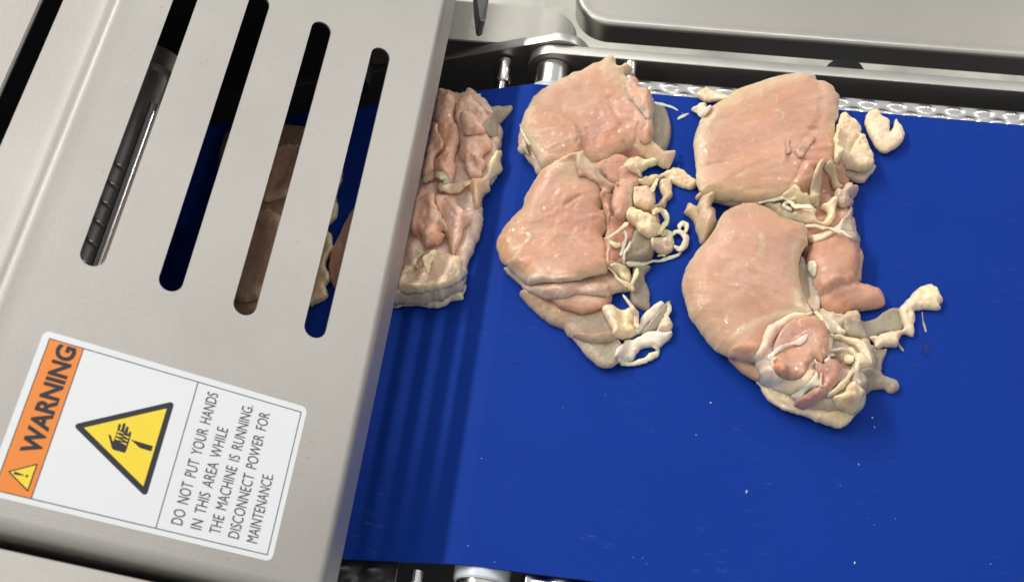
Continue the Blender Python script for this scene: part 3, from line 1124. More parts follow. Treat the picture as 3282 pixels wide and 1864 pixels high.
    for pnt in paint:
        pl_, w_, c_, st = pnt[:4]
        if len(pnt) > 4:                    # filled patch with feather w_
            G_ = unproj(spline(px(pl_), 3, True), T * 0.95 + lift, B)
            sdv = np.where(inside(X, Y, G_), 1.0, -1.0) * seg_dist(X, Y, G_, True)[0]
            k_ = np.clip(sdv / w_ + 0.5, 0, 1)
        else:
            G_ = unproj(spline(px(pl_), 4, False), T * 0.95 + lift, B)
            dd = seg_dist(X, Y, G_, False)[0]
            k_ = np.exp(-(dd / w_) ** 2)
        k_ = (k_ * st * (0.75 + 0.9 * (vnoise(X / 0.0022, Y / 0.0022, sd) + 0.3)))[..., None]
        k_ = np.clip(k_, 0, 1)
        cols = cols * (1 - k_) + np.asarray(c_) * k_
    bot = zb + zo - zo * prof(d / (Rn * 0.6)) + 0.0001
    bot = np.minimum(bot, top - 0.0003 * pt)
    vid = -np.ones(X.shape, int)
    vid[use] = np.arange(use.sum())
    n = int(use.sum())
    rimmask = use & (d <= 0)
    V1_ = np.stack([X[use], Y[use], top[use]], 1)
    inner = use & (d > 0)
    bid = vid.copy()
    bid[inner] = n + np.arange(inner.sum())
    V2_ = np.stack([X[inner], Y[inner], bot[inner]], 1)
    cj, ci = np.nonzero(cell)
    q1 = np.stack([vid[cj, ci], vid[cj, ci + 1], vid[cj + 1, ci + 1], vid[cj + 1, ci]], 1)
    q2 = np.stack([bid[cj, ci], bid[cj + 1, ci], bid[cj + 1, ci + 1], bid[cj, ci + 1]], 1)
    keep = (q1 != q2[:, [0, 3, 2, 1]]).any(1)
    faces = np.concatenate([q1, q2[keep]])
    me = bpy.data.meshes.new(name)
    VV = np.concatenate([V1_, V2_])
    me.vertices.add(len(VV))
    me.vertices.foreach_set('co', VV.astype(np.float32).ravel())
    me.loops.add(faces.size)
    me.loops.foreach_set('vertex_index', faces.astype(np.int32).ravel())
    me.polygons.add(len(faces))
    me.polygons.foreach_set('loop_start', np.arange(0, faces.size, 4, dtype=np.int32))
    me.update(calc_edges=True)
    me.polygons.foreach_set('use_smooth', [True] * len(faces))
    set_col(me, np.concatenate([cols[use], cols[inner]]), (0.90 if mat == 'fat' else MS) * (1.5 if parent.name.startswith('sliced') else 1.0))  # sliced pieces are coloured lighter to offset the shade under the cover
    me.materials.append(MAT[mat])
    if stamp:
        sub_ = H[j0:j1, i0:i1]
        sub_[ins] = np.maximum(sub_[ins], top[ins])
    return link(bpy.data.objects.new(name, me), parent)


def strand(name, parent, pts, rad, col, mat='fat', lift=0.0, flat=1.0, lump=0.25, col2=None, n=14, zs=None, seg=16):
    """string or curl of fat along picture points; rad = radius or list"""
    _seed[0] += 1
    sd = _seed[0]
    P0 = px(pts)
    m = len(P0)
    rad = np.interp(np.linspace(0, 1, m), np.linspace(0, 1, len(rad)), rad) if isinstance(rad, (list, tuple)) else np.full(m, rad)
    zs = np.zeros(m) if zs is None else np.interp(np.linspace(0, 1, m), np.linspace(0, 1, len(zs)), zs)
    S = spline(np.column_stack([P0, rad, zs]), n, False)
    Bs = blur(H, 2.0)
    XY = np.array([unproj([s[:2]], s[2] * flat * .5 + lift * .6 + s[3], Bs)[0] for s in S])
    z = hsamp(Bs, XY[:, 0], XY[:, 1])
    z = np.convolve(np.pad(z, 3, mode='edge'), np.ones(7) / 7, 'valid') + S[:, 2] * flat * 0.45 + lift * 0.6 + S[:, 3]
    ctr = np.column_stack([XY, z])
    k = len(ctr)
    tg = np.gradient(ctr, axis=0)
    tg /= np.linalg.norm(tg, axis=1)[:, None] + 1e-12
    sd_ = np.cross(tg, [0, 0, 1.0])
    sd_ /= np.linalg.norm(sd_, axis=1)[:, None] + 1e-9
    up_ = np.cross(sd_, tg)
    s = np.concatenate([[0], np.cumsum(np.linalg.norm(np.diff(ctr, axis=0), axis=1))])
    ends = np.sqrt(np.clip(1 - (1 - np.minimum(np.minimum(s, s[-1] - s) / (S[:, 2] + 1e-6), 1)) ** 2, 0.02, 1))
    V, cc = [], []
    fl = min(flat, 1.0) * 0.55
    for i in range(k):
        wob = 1 + lump * 2.2 * (float(vnoise(s[i] / 0.006 + 3, 0.5, sd + 1)) + 0.6 * float(vnoise(s[i] / 0.0022, 1.5, sd + 3)))
        r = S[i, 2] * ends[i] * wob * 0.52
        tw = 1.1 * float(vnoise(s[i] / 0.010 + 5, 2.5, sd + 4))
        ca, sa = math.cos(tw), math.sin(tw)
        e1_, e2_ = sd_[i] * ca + up_[i] * sa, up_[i] * ca - sd_[i] * sa
        for j in range(seg):
            t = 2 * math.pi * j / seg
            f = 1 + lump * 1.6 * float(vnoise(s[i] / 0.0028 + 9, 3 + 2.2 * math.cos(t), sd)) + 0.34 * float(vnoise(s[i] / 0.0011, 3 + 4 * math.cos(t), sd + 6))
            V.append(ctr[i] + e1_ * math.cos(t) * r * f + e2_ * math.sin(t) * r * fl * f)
            w = float(vnoise(s[i] / 0.005, t * .4, sd + 2)) + 0.5
            c0 = np.asarray(col) if col2 is None else np.asarray(col) * (1 - w) + np.asarray(col2) * w
            cc.append(c0 * (0.95 + 0.15 * w))
    faces = [(i * seg + j, i * seg + (j + 1) % seg, (i + 1) * seg + (j + 1) % seg, (i + 1) * seg + j) for i in range(k - 1) for j in range(seg)]
    faces += [tuple(range(seg))[::-1], tuple((k - 1) * seg + j for j in range(seg))]
    o = mesh_obj(name, V, faces, mat, parent)
    set_col(o.data, np.array(cc), 0.90)
    return o


def thing(name, label, cat, group, pt, z=0.0):
    q = at(*px(pt)[0], z)
    return tag(empty(name, (q[0], q[1], float(belt_z(q[0])))), label, cat, group)

BRG = 'chicken breasts on the belt'
# ------------------------------------------------------------ left pair, upper breast
b1 = thing('chicken_breast', 'pink chicken breast with torn right side, behind its twin on the left of the belt', 'chicken', BRG, 'A 780 560')
sheet('membrane', b1, 'A 1190 460 1300 470 1380 490 1418 580 1428 680 1395 790 1330 830 1230 790 1180 640', 0.007, GYL, R=0.006, rim=(0.56, 0.52, 0.46), rimw=0.002, mat='membrane', und=.35)
sheet('underside', b1, 'A 270 600 250 780 300 850 340 900 400 990 470 1000 700 960 700 700 400 560', 0.011, PKL, R=0.007, rim=WH, rimw=0.003, und=.5, rag=.0012)
sheet('muscle', b1, 'A 945 75 992 92 1012 150 1040 158 1076 136 1140 178 1082 200 1076 245 1155 272 1185 300 1208 348 1252 352 1286 392 1288 450 1302 560 1292 620 1304 690 1290 730 1350 785 1385 822 1482 814 1462 850 1440 895 1412 945 1330 915 1240 870 1130 800 1010 850 950 880 880 905 815 928 760 980 600 1010 440 960 380 860 345 780 285 690 270 620 295 520 330 440 400 370 500 300 640 230 780 165 880 120',
      0.021, PK, R=0.013, rim=YL, rimw=0.0058, und=.55, tilt=.2, taper=.55, edge=True, stiff=.006, rag=.0016, rel=.0009, rels=.02, fib=(.00022, .016, .0022, 25), sub=3,
      rough=(('A 760 520 900 330 1080 260 1260 380 1290 700 1380 830 1100 800 940 880 760 760', .0013, .013),),
      grooves=(('A 400 760 560 700 640 660 760 640', .0012, .0006), ('A 700 590 720 640 700 690', .0010, -.0020), ('A 850 460 930 560 960 580', .0012, -.0016), ('A 950 380 990 460 1050 560', .0022, -.0022),
               ('A 1050 560 1160 640 1180 700', .0018, -.0022), ('A 1180 560 1170 650 1160 690', .0012, -.0025), ('A 1075 690 1140 745 1200 765', .0012, -.0028), ('A 1080 260 1150 350 1220 480', .002, -.0018), ('A 930 200 960 300', .002, .0008),
               ('A 1220 480 1240 560 1280 640', .002, -.002), ('A 780 600 800 640', .001, -.0016), ('A 880 520 980 600', .001, .0012)),
      paint=(('A 420 770 560 720 640 660 760 640', .0011, WH, .7), ('A 390 605 480 590 560 580', .0008, WH, .5), ('A 800 670 900 620 950 585', .0008, WH, .7), ('A 1020 632 1028 650', .0006, RD, .9), ('A 1075 692 1110 735', .0005, RD, .9), ('A 945 578 955 585', .0005, RD, .9), ('A 1250 488 1256 500', .0005, RD, .9),
             ('A 940 90 960 180 1060 220 1120 300', .008, YL, .55), ('A 480 440 700 380 800 500 620 640 440 640', .02, TAN, .35, 1), ('A 860 420 1020 420 1260 600 1180 820 900 860 760 700', .012, PKD, .42, 1),
             ('A 1010 450 1100 520 1200 520', .006, PKL, .6), ('A 300 500 330 440 430 350', .006, YL, .5)))
sheet('torn_flap', b1, 'A 1010 850 1040 805 1130 770 1190 790 1280 870 1230 920 1130 940 1020 985 900 990 835 930 900 905', 0.006, PKD, R=.005, rim=PKL, rimw=.002, stiff=.002, rel=.0008, rag=.0012, mat='meat_wet', rest=-.004)
sheet('torn_flap', b1, 'A 1215 640 1240 570 1290 600 1308 690 1290 730 1240 770 1190 745 1200 690', 0.0045, PK, R=.004, rim=PKL, rimw=.0015, und=.3, stiff=.002, rag=.001, rel=.0008, mat='meat_wet')
sheet('torn_flap', b1, 'A 1100 290 1180 300 1240 380 1290 450 1295 560 1240 580 1200 500 1130 440 1080 370', 0.0040, PKL, R=.004, rim=WH, rimw=.0012, und=.3, stiff=.002, rag=.0022, rel=.0010, rels=.006, mat='meat_wet')
strand('fat_strand', b1, 'a 310 1000 320 1060 360 1150 420 1250 450 1300', [.0012, .0022, .0016], YL, lift=.004)
sheet('fat_lump', b1, 'a 350 1200 330 1290 280 1340 300 1390 370 1410 430 1440 400 1330', .006, WH, R=.003, rag=.0012, mat='fat', lift=.003)

sheet('connective_tissue', b1, 'F 100 430 250 380 420 320 540 360 600 480 500 600 330 640 200 560', .010, PKD, R=.007, rim=PKL, stiff=.004, mat='meat_wet', rel=.001)

# ------------------------------------------------------------ left pair, lower breast
b2 = thing('chicken_breast', 'folded pink breast with curly fat strings, in front on the left of the belt', 'chicken', BRG, 'B 560 480')
sheet('skin', b2, 'B 640 1120 690 1190 780 1300 850 1355 910 1362 970 1345 1010 1300 1020 1180 940 1120 780 1140', .009, GYL, R=.006, rim=WH, rimw=.003, und=.45, mat='meat_wet', rag=.0008, paint=(('B 840 1180 930 1170 960 1260 880 1290', .004, GY, .7, 1),))
sheet('fold', b2, 'B 250 790 290 870 340 920 400 980 480 1030 575 1075 610 1125 660 1140 780 1172 880 1172 1000 1140 990 1020 900 880 700 800 450 740', .010, TAN, R=.009, rim=WH, rimw=.0035, und=.4, rel=.0010, rag=.0008, mat='membrane', paint=(('B 600 960 900 930 950 1080 700 1090', .012, GYL, .75, 1),))
sheet('fold', b2, 'B 420 800 470 850 560 915 680 950 790 940 900 900 950 840 900 760 600 740', .007, PKL, R=.008, rim=PK, und=.35, stiff=.003, mat='meat_wet', rag=.0008)
sheet('fold', b2, 'B 150 600 150 650 210 700 280 762 350 805 440 835 560 838 680 815 830 825 925 832 950 800 1060 790 1100 775 1100 745 1020 660 900 600 500 560', .009, PKL, R=.009, rim=WH, rimw=.003, und=.35, stiff=.005, mat='meat_wet', rel=.0009,
      grooves=(('B 340 760 480 740 600 720', .003, .0010),), paint=(('B 940 690 1060 760', .004, YL, .5), ('B 350 750 560 740 800 720', .005, WH, .35)))
sheet('muscle', b2, 'A 745 820 772 882 850 948 916 985 884 1010 960 1080 1022 1108 980 1150 922 1172 915 1222 882 1290 B 890 185 926 235 908 330 872 385 936 480 922 590 905 650 840 662 760 684 640 715 540 722 440 712 330 738 270 715 215 665 150 600 110 560 85 500 75 430 95 360 140 300 210 225 270 150 300 60 A 430 960 520 900 620 845',
      .020, PK, R=.014, rim=TAN, rimw=.006, und=.45, tilt=.2, taper=.50, edge=True, stiff=.008, rag=.0012, rel=.0011, rels=.022, dome=.003, fib=(.00030, .018, .0024, 12), sub=3,
      rough=(('B 400 160 560 20 860 20 900 300 880 420 700 560 480 480', .0010, .009),),
      grooves=(('A 610 1225 660 1190 720 1160', .0016, -.0028), ('A 620 1215 660 1195', .0010, -.001), ('A 870 1010 915 1100 915 1200 870 1280', .002, -.0010), ('A 830 1000 880 1080 900 1140', .003, .0012), ('B 150 570 240 450 330 350', .0022, .0010),
               ('B 790 210 860 190 930 250', .002, .0012), ('B 220 655 380 630 560 650 740 640 880 610', .004, .0016), ('B 600 360 700 440 800 440', .0014, -.0008), ('B 560 300 700 370 860 360', .0014, .0006), ('B 340 240 480 200 560 140', .002, .0008)),
      paint=(('B 200 660 400 625 560 650 740 640 900 600', .0032, WH, .7), ('B 150 570 250 440 330 350', .0012, YL, .7), ('A 500 960 620 860 740 840 820 960 700 1050', .01, YL, .6, 1), ('B 110 500 120 380 260 190', .010, TAN, .6),
             ('B 520 120 860 120 900 340 800 480 560 440', .016, PKD, .42, 1), ('B 720 180 840 170', .006, RD, .22), ('A 620 1225 720 1160', .0016, TAN, .8), ('B 340 320 560 320 800 440', .0016, WH, .25)))
sheet('connective_tissue', b2, 'F 250 720 420 760 600 660 760 720 780 860 830 1050 790 1180 740 1330 640 1400 480 1440 330 1430 300 1200 320 1000', .012, np.array((.74, .45, .36)), R=.006, rim=PKL, und=.4, stiff=.006, mat='meat_wet', rel=.0016, rels=.010, rag=.0014)
sheet('torn_flap', b2, 'F 0 290 60 285 80 350 140 430 210 470 285 490 250 525 330 600 415 650 375 705 280 700 200 610 80 540 0 520', .0032, YL, R=.003, rim=YL, und=.3, stiff=.0015, rag=.0012, rel=.0008, mat='meat_wet', paint=(('F 0 430 200 560 330 690', .006, PK, .7),))
sheet('tenderloin', b2, 'F 430 470 520 450 610 470 650 540 660 600 600 650 560 720 560 830 520 900 470 970 420 965 380 920 360 820 355 740 390 640 420 560', .012, PK, R=.008, rim=PKL, und=.4, stiff=.003, rel=.0008, mat='meat_wet', grooves=(('F 560 640 545 760 560 860', .0012, .0012),), paint=(('F 560 640 545 760 565 860', .0014, WH, .7), ('F 430 950 470 950', .004, TAN, .6)))
sheet('fat_lump', b2, 'F 480 420 530 365 620 335 720 360 800 385 760 420 680 460 640 520 600 490 540 460', .008, FT, R=.006, rim=YL, mat='fat', rel=.0014, rels=.006, stiff=.003, rag=.0012)
sheet('tendon', b2, 'F 640 575 700 545 800 515 850 505 930 450 1010 450 1070 478 1110 515 1180 560 1210 605 1150 650 1080 640 1000 612 950 590 900 545 860 540 800 600 740 625 680 620', .0065, TAN, R=.004, rim=FT, mat='fat', stiff=.003, und=.45, rel=.0010, rels=.008, rag=.0008, grooves=(('F 860 510 960 530 1100 590', .0016, -.0015),))
strand('tendon', b2, 'F 820 540 780 620 750 680 690 640', [.003, .0035, .002], FT, lift=.004)
sheet('tendon', b2, 'F 850 560 930 580 950 680 957 720 912 790 880 850 760 872 720 842 800 800 865 745 835 690 830 620', .0060, TAN, R=.004, rim=FT, mat='meat_wet', stiff=.002, und=.4, rel=.001, rag=.001)

sheet('fat_lump', b2, 'F 575 660 640 640 710 650 760 720 780 780 740 850 690 870 620 850 570 800', .009, PKL, R=.006, rim=YL, und=.4, mat='fat', rel=.0012, stiff=.002)
sheet('membrane', b2, 'F 330 960 470 980 560 1010 600 1080 570 1200 490 1290 470 1400 330 1430 320 1300 300 1140', .006, PKD, R=.004, stiff=.002, mat='meat_wet', rel=.0008, rest=-.004)
sheet('membrane', b2, 'F 590 1080 700 1120 760 1200 755 1340 700 1370 520 1390 490 1330 540 1200', .004, GY, R=.003, rim=GYL, mat='membrane', und=.3)
sheet('fat_lump', b2, 'F 500 930 550 860 600 850 650 900 720 920 790 970 800 1010 830 1040 850 1110 800 1150 720 1140 640 1100 590 1040 530 1000', .009, FT, R=.005, rim=YL, mat='fat', rel=.0022, rels=.007, rag=.0016, stiff=.002)
strand('fat_curl', b2, 'F 770 930 790 880 850 870 900 920 905 980 860 1050 810 1110', [.0026, .0034, .0036, .0036, .004], FTY, col2=FT, lift=.003, zs=[.002, .005, .005, .003, 0])
strand('fat_curl', b2, 'F 850 1130 900 1090 930 1120 950 1180 930 1230 860 1240 830 1190 860 1150', [.0034, .0042, .0040, .0036], WH, col2=FT, lift=.003)
sheet('fat_lump', b2, 'F 760 1160 830 1150 900 1150 980 1200 960 1280 900 1310 830 1300 770 1250', .009, np.array((.72, .52, .42)), R=.005, rim=WH, mat='fat', rel=.0018, rels=.006, rag=.0012)
strand('fat_curl', b2, 'F 960 1130 1000 1085 1060 1095 1105 1150 1090 1220 1040 1260 980 1230', [.0026, .0036, .0040, .0042, .0034], (0.66, .58, .52), col2=WH, lift=.002)
strand('fat_curl', b2, 'F 1045 1080 1040 1030 1070 1000 1110 1020 1105 1070 1080 1100', [.0022, .0030, .0028, .0024], YL, lift=.002)
strand('tendon', b2, 'F 1060 1270 1020 1320 930 1350 830 1380 760 1380 680 1410 560 1410 500 1400', [.0018, .0026, .0020, .0020, .0030, .0034], WH, lift=.001, zs=[0, 0, 0, .002, .006], flat=.7)
strand('fat_curl', b2, 'F 810 1330 860 1320 900 1330', [.002, .003], FTY)
strand('tendon', b2, 'F 520 990 470 1030 400 1090 340 1130 300 1150 265 1155', [.004, .0024, .0014, .0016, .0012, .0006], YL, col2=WH, lift=.003, zs=[.004, .005, .003, .001])
strand('tendon', b2, 'F 300 1140 340 1190 390 1220 440 1200', [.0014, .0026, .0040, .0024], FT, lift=.001)
strand('tendon', b2, 'F 545 1180 520 1240 480 1300 470 1380 490 1420', [.0014, .0022, .0024, .003], WH, col2=PKL, lift=.003, flat=.7)
strand('tendon', b2, 'F 480 1070 500 1130 470 1220 440 1330', [.002, .0022, .0018], WH, lift=.002, flat=.7)
sheet('fat_lump', b2, 'G 360 190 480 170 560 200 610 240 640 330 640 400 560 370 480 300 420 250', .007, YL, R=.004, rim=FT, mat='fat', stiff=.003, rel=.001)
sheet('membrane', b2, 'G 660 200 760 200 850 210 840 260 790 320 790 400 840 480 850 570 840 660 790 700 720 680 650 640 620 520 640 400', .0045, GY, R=.003, rim=GYL, rimw=.0015, mat='membrane', und=.35, rag=.0012, rel=.0010)
strand('tendon', b2, 'G 700 210 690 280 660 350 640 400 600 480', [.0024, .0028, .0020, .0022], FT, lift=.004)
strand('tendon', b2, 'G 360 200 430 270 480 340 560 390 640 440 640 490', [.0016, .002, .0026, .0034, .0028], PKL, col2=YL, lift=.003)
sheet('fat_lump', b2, 'G 300 690 370 660 430 670 500 720 590 690 660 700 700 740 680 820 700 900 720 980 620 1020 530 1035 420 990 400 900 340 800', .009, FT, R=.006, rim=WH, mat='fat', rel=.0020, rels=.008, stiff=.003, rag=.0014, paint=(('G 420 700 600 700 660 960 450 980', .006, FTY, .6, 1),))
strand('membrane_band', b2, 'G 530 520 590 600 640 680 690 740 690 840 710 930', [.0018, .0024, .003, .003, .0026], PKL, col2=YL, lift=.004)
sheet('membrane_band', b2, 'G 690 965 735 800 815 720 920 640 975 592 1020 640 980 700 905 785 860 835 800 900 740 975', .0045, WH, R=.003, rim=(.84, .78, .72), mat='fat', stiff=.002, und=.45, rag=.0010, rel=.0006)
sheet('membrane', b2, 'G 750 970 860 830 960 710 1040 620 1080 620 1088 700 1040 820 940 920 840 960', .0035, GYL, R=.002, mat='membrane', rim=WH, rimw=.001)
strand('membrane_band', b2, 'G 1060 620 1080 680 1040 780 1000 860', [.002, .0028, .0024], WH, col2=GYL, lift=.001)
sheet('fat_lump', b2, 'G 980 840 1040 810 1095 860 1100 920 1060 980 980 980 920 960', .008, FT, R=.004, rim=WH, mat='fat', rel=.002, rels=.005, rag=.001)
sheet('membrane', b2, 'G 450 1240 520 1130 620 1060 760 1000 900 960 1000 970 1085 960 1090 1030 1020 1090 940 1150 860 1140 760 1160 700 1220 660 1300 560 1310', .0062, WH, R=.004, rim=(.8, .77, .74), mat='fat', und=.4, rel=.001, stiff=.002)
strand('membrane_band', b2, 'G 480 1260 540 1320 640 1330 760 1300 860 1250 930 1200 940 1140', [.0028, .0032, .0028, .0034, .0040, .0030, .0022], WH, col2=FT, lift=.001)
strand('membrane_band', b2, 'G 860 1050 890 1110 930 1150 940 1180', [.0026, .0022, .002], WH, lift=.003)

# ------------------------------------------------------------ right pair, upper breast
b3 = thing('chicken_breast', 'broad smooth pink breast with pale yellow rim, the farthest on the right', 'chicken', BRG, 'C 700 580')
sheet('underside', b3, 'C 200 1000 260 1030 380 1060 520 1090 720 1100 980 1080 1200 900 1290 820 1200 700 600 800', .010, PKL, R=.006, rim=WH, und=.45, rag=.001)
sheet('muscle', b3, 'C 1000 90 1085 114 1096 150 1160 154 1222 200 1232 225 1272 272 1262 345 1258 420 1236 470 1244 560 1232 660 1228 760 1240 820 1150 850 1100 940 1000 995 900 1010 780 1040 700 1060 600 1068 450 1052 330 1025 235 1002 195 890 182 700 172 600 200 480 260 380 380 290 520 200 700 140 860 102',
      .022, PK, R=.015, rim=YL, rimw=.0060, und=.55, tilt=.2, taper=.60, edge=True, stiff=.006, rag=.0010, rel=.0010, rels=.024, dome=.002, fib=(.00032, .022, .0026, 20), sub=3,
      rough=(('C 860 560 1060 420 1240 260 1250 760 1040 760 880 720', .0010, .012),),
      grooves=(('C 300 720 520 690 700 662 840 655', .0016, -.0012), ('C 1120 160 1140 300 1110 450 1000 560', .0030, -.0018), ('C 1060 480 1110 470 1140 490', .0018, -.0022), ('C 890 590 900 660 930 690', .0022, -.0026), ('C 960 600 1000 560 1070 570', .003, .0022),
               ('C 340 420 520 380 700 400', .0022, -.0006), ('C 380 880 600 820 860 800', .003, -.0006), ('C 1040 740 1120 690 1200 740', .003, -.0012), ('C 1120 250 1190 230 1260 300', .003, .0010), ('C 860 600 870 690', .0016, .0018)),
      paint=(('C 560 340 480 380 540 350', .001, WH, .6), ('C 800 350 850 370 840 410 815 415', .0008, WH, .7), ('C 300 720 520 690 840 655', .0012, TAN, .55), ('C 640 1050 800 1030 1000 990', .0040, YL, .7), ('C 330 1020 600 1065', .004, YL, .6),
             ('C 420 800 900 760 1040 960 700 1020 400 980', .02, TAN, .35, 1), ('C 980 700 1060 520 1230 500 1230 760 1040 940', .014, PKD, .5, 1), ('C 1130 130 1200 240 1260 300', .008, PKL, .6), ('C 230 520 400 320 700 160 960 100', .007, YL, .45), ('C 400 600 700 480 960 420', .006, PKD, .22)))
sheet('torn_flap', b3, 'C 860 590 890 585 895 650 890 700 860 700 850 650', .0026, PK, R=.0022, rim=PKL, rimw=.001, und=.2, stiff=.001, rag=.0026, rel=.0010, mat='meat_wet')
sheet('torn_flap', b3, 'C 950 630 1000 560 1070 555 1085 590 1040 640 1000 690 985 720 960 700', .0026, PK, R=.0022, rim=PKL, rimw=.001, und=.2, stiff=.001, rag=.0026, rel=.0010, mat='meat_wet')

# fat piece beside it
f1 = thing('fat_piece', 'cream lump of chicken fat tucked against the right side of the far breast', 'fat', None, 'C 1380 680')
sheet('skin', f1, 'C 1235 720 1300 760 1420 790 1532 778 1525 820 1500 850 1442 906 1340 890 1270 840', .007, GYL, R=.005, rim=WH, mat='meat_wet', und=.4, rag=.0008)
sheet('fat_body', f1, 'C 1285 392 1320 402 1352 425 1432 498 1420 545 1460 570 1492 630 1520 700 1520 790 1470 812 1380 800 1290 780 1235 740 1228 600 1245 480', .013, np.array((.80, .64, .45)), R=.007, rim=YL, mat='fat', und=.45, rag=.0016, rel=.0014, rels=.007, rel2=.0004, grooves=(('C 1420 545 1380 600 1345 665', .0012, -.0045), ('C 1260 560 1320 640', .003, .001)))
f2 = thing('fat_piece', 'pale ear-shaped scrap of fat with a notch, alone on the belt at upper right', 'fat', None, 'C 1610 580')
sheet('fat_body', f2, 'C 1552 358 1578 398 1600 410 1635 432 1640 500 1648 528 1682 475 1690 425 1735 478 1756 560 1735 618 1670 664 1590 670 1522 605 1482 520 1462 450 1490 382', .0085, np.array((.80, .66, .53)), R=.006, rim=YL, mat='fat', und=.5, rag=.0010, rel=.0010, rels=.007, grooves=(('C 1640 520 1600 560', .002, -.0006),))
f3 = thing('fat_piece', 'folded white shred of fat at the belt edge, left of the far breast', 'fat', None, 'C 280 250')
sheet('fat_body', f3, 'C 195 248 235 210 265 198 320 215 400 240 440 262 400 280 330 295 262 298', .006, WH, R=.004, rim=YL, mat='fat', und=.45, rag=.0006, rel=.0008, grooves=(('C 270 205 290 250 280 290', .0012, -.0018),))
f4 = thing('fat_piece', 'small knobbly white lump of fat touching the left side of the far breast', 'fat', None, 'C 225 360')
sheet('fat_body', f4, 'C 150 352 185 335 215 318 262 315 270 340 300 365 270 400 235 415 205 385 165 375', .0060, FT, R=.0035, rim=WH, mat='fat', und=.45, rag=.0016, rel=.0016, rels=.005)
f5 = thing('fat_piece', 'tiny white sliver of fat lying between the two far breasts', 'fat', None, 'C 95 410')
strand('sliver', f5, 'C 50 430 75 412 105 398 140 385', [.0012, .0024, .0022, .0006], WH, lift=0, flat=.6)
f6 = thing('fat_piece', 'thin white strip of fat reaching right from behind the upper left breast', 'fat', None, 'A 1420 470')
strand('sliver', f6, 'A 1270 428 1330 440 1390 455 1440 470 1490 498', [.0010, .0030, .0028, .0026, .0018], WH, col2=(.72, .68, .66), lift=.0, flat=.5)

# ------------------------------------------------------------ right pair, lower breast
b4 = thing('chicken_breast', 'large rounded breast with white tissue and fat trailing right, nearest on the right', 'chicken', BRG, 'D 520 380')
sheet('skin', b4, 'D 640 1030 655 1090 690 1150 740 1210 830 1258 960 1300 1080 1345 1150 1378 1205 1386 1260 1375 1320 1320 1385 1260 1410 1180 1400 1100 1300 1020 1000 980', .013, np.array((.78, .64, .45)), R=.009, rim=YL, und=.5, mat='fat', rel=.001, rag=.0006,
      grooves=(('N 310 910 370 1060 470 1120 600 1180 720 1215', .0010, -.0030), ('N 460 1190 700 1240 940 1320', .003, .0012)))
sheet('skin', b4, 'D 420 860 460 930 520 985 600 1030 680 1060 800 1060 800 900 600 840', .012, PKL, R=.007, rim=TAN, rimw=.003, und=.5, mat='meat', rag=.0006)
sheet('side_lobe', b4, 'C 130 1070 110 1110 92 1140 160 1190 200 1260 240 1360 280 1330 330 1200 330 1110 240 1080 190 1090', .011, TAN, R=.006, rim=YL, und=.45, rag=.001)
sheet('side_lobe', b4, 'C 235 1010 300 978 335 980 325 1040 300 1090 330 1170 340 1240 290 1330 240 1380 200 1320 180 1230 205 1150 195 1090', .013, PKL, R=.006, rim=YL, und=.45, rag=.001, rel=.0012, grooves=(('C 290 1090 250 1170 200 1180', .0018, -.0025),))
# right side meat behind the fold
sheet('muscle_flap', b4, 'C 1010 800 1120 790 1260 800 1300 850 1340 930 1390 970 1385 1010 1370 1060 1340 1090 1350 1180 1390 1290 1412 1370 1390 1420 D 1350 60 1378 140 1372 240 1352 318 1200 400 1060 450 1000 300 960 150 C 980 1300 900 1150 900 980', .011, PK, R=.006, rim=PKL, rimw=.002, und=.4, stiff=.005, rag=.0024, rel=.0018, rels=.012, mat='meat_wet',
      grooves=(('C 1130 830 1140 920 1110 1060', .003, -.003), ('C 1180 960 1240 1010', .003, -.003), ('C 1080 1120 1140 1140', .003, -.003)), paint=(('K 1020 430 1120 500', .003, RD, .4), ('K 860 720 940 740', .003, RD, .35), ('K 960 200 960 420', .006, PKD, .7), ('K 1300 640 1340 1000 1420 1180', .006, WH, .6)))
sheet('muscle_flap', b4, 'D 1060 60 1180 20 1300 0 1350 30 1362 120 1372 210 1350 318 1420 355 1490 385 1522 425 1536 490 1460 512 1380 524 1320 530 1260 570 1200 605 1120 580 1070 520 1060 440 1040 330 1000 230 1010 130', .014, PK, R=.008, rim=PKL, rimw=.002, und=.45, stiff=.006, rag=.0010, rel=.0012, rels=.016, fib=(.0002, .012, .002, 10),
      grooves=(('D 1060 440 1180 370 1350 320', .003, -.0034), ('D 1080 440 1200 395 1340 345', .0030, .0016), ('D 1180 560 1260 540', .002, -.002)), paint=(('D 1060 440 1180 380', .0016, WH, .5), ('D 1100 450 1200 430', .006, np.array((.74, .36, .22)), .5), ('D 1010 90 1090 90', .006, PKD, .6)))
sheet('connective_tissue', b4, 'D 1000 480 1100 540 1240 580 1340 560 1370 620 1400 720 1440 800 1480 900 1470 980 1400 1040 1400 1140 1300 1220 1000 1220 900 1000 940 700', .010, WH, R=.006, rim=YL, und=.4, stiff=.005, mat='meat_wet', rel=.0018, rels=.010, rag=.0014, paint=(('D 1150 860 1260 820 1300 960 1180 1000', .006, np.array((.50, .34, .26)), .8, 1), ('D 1200 920 1290 950', .004, np.array((.30, .16, .08)), .7)))
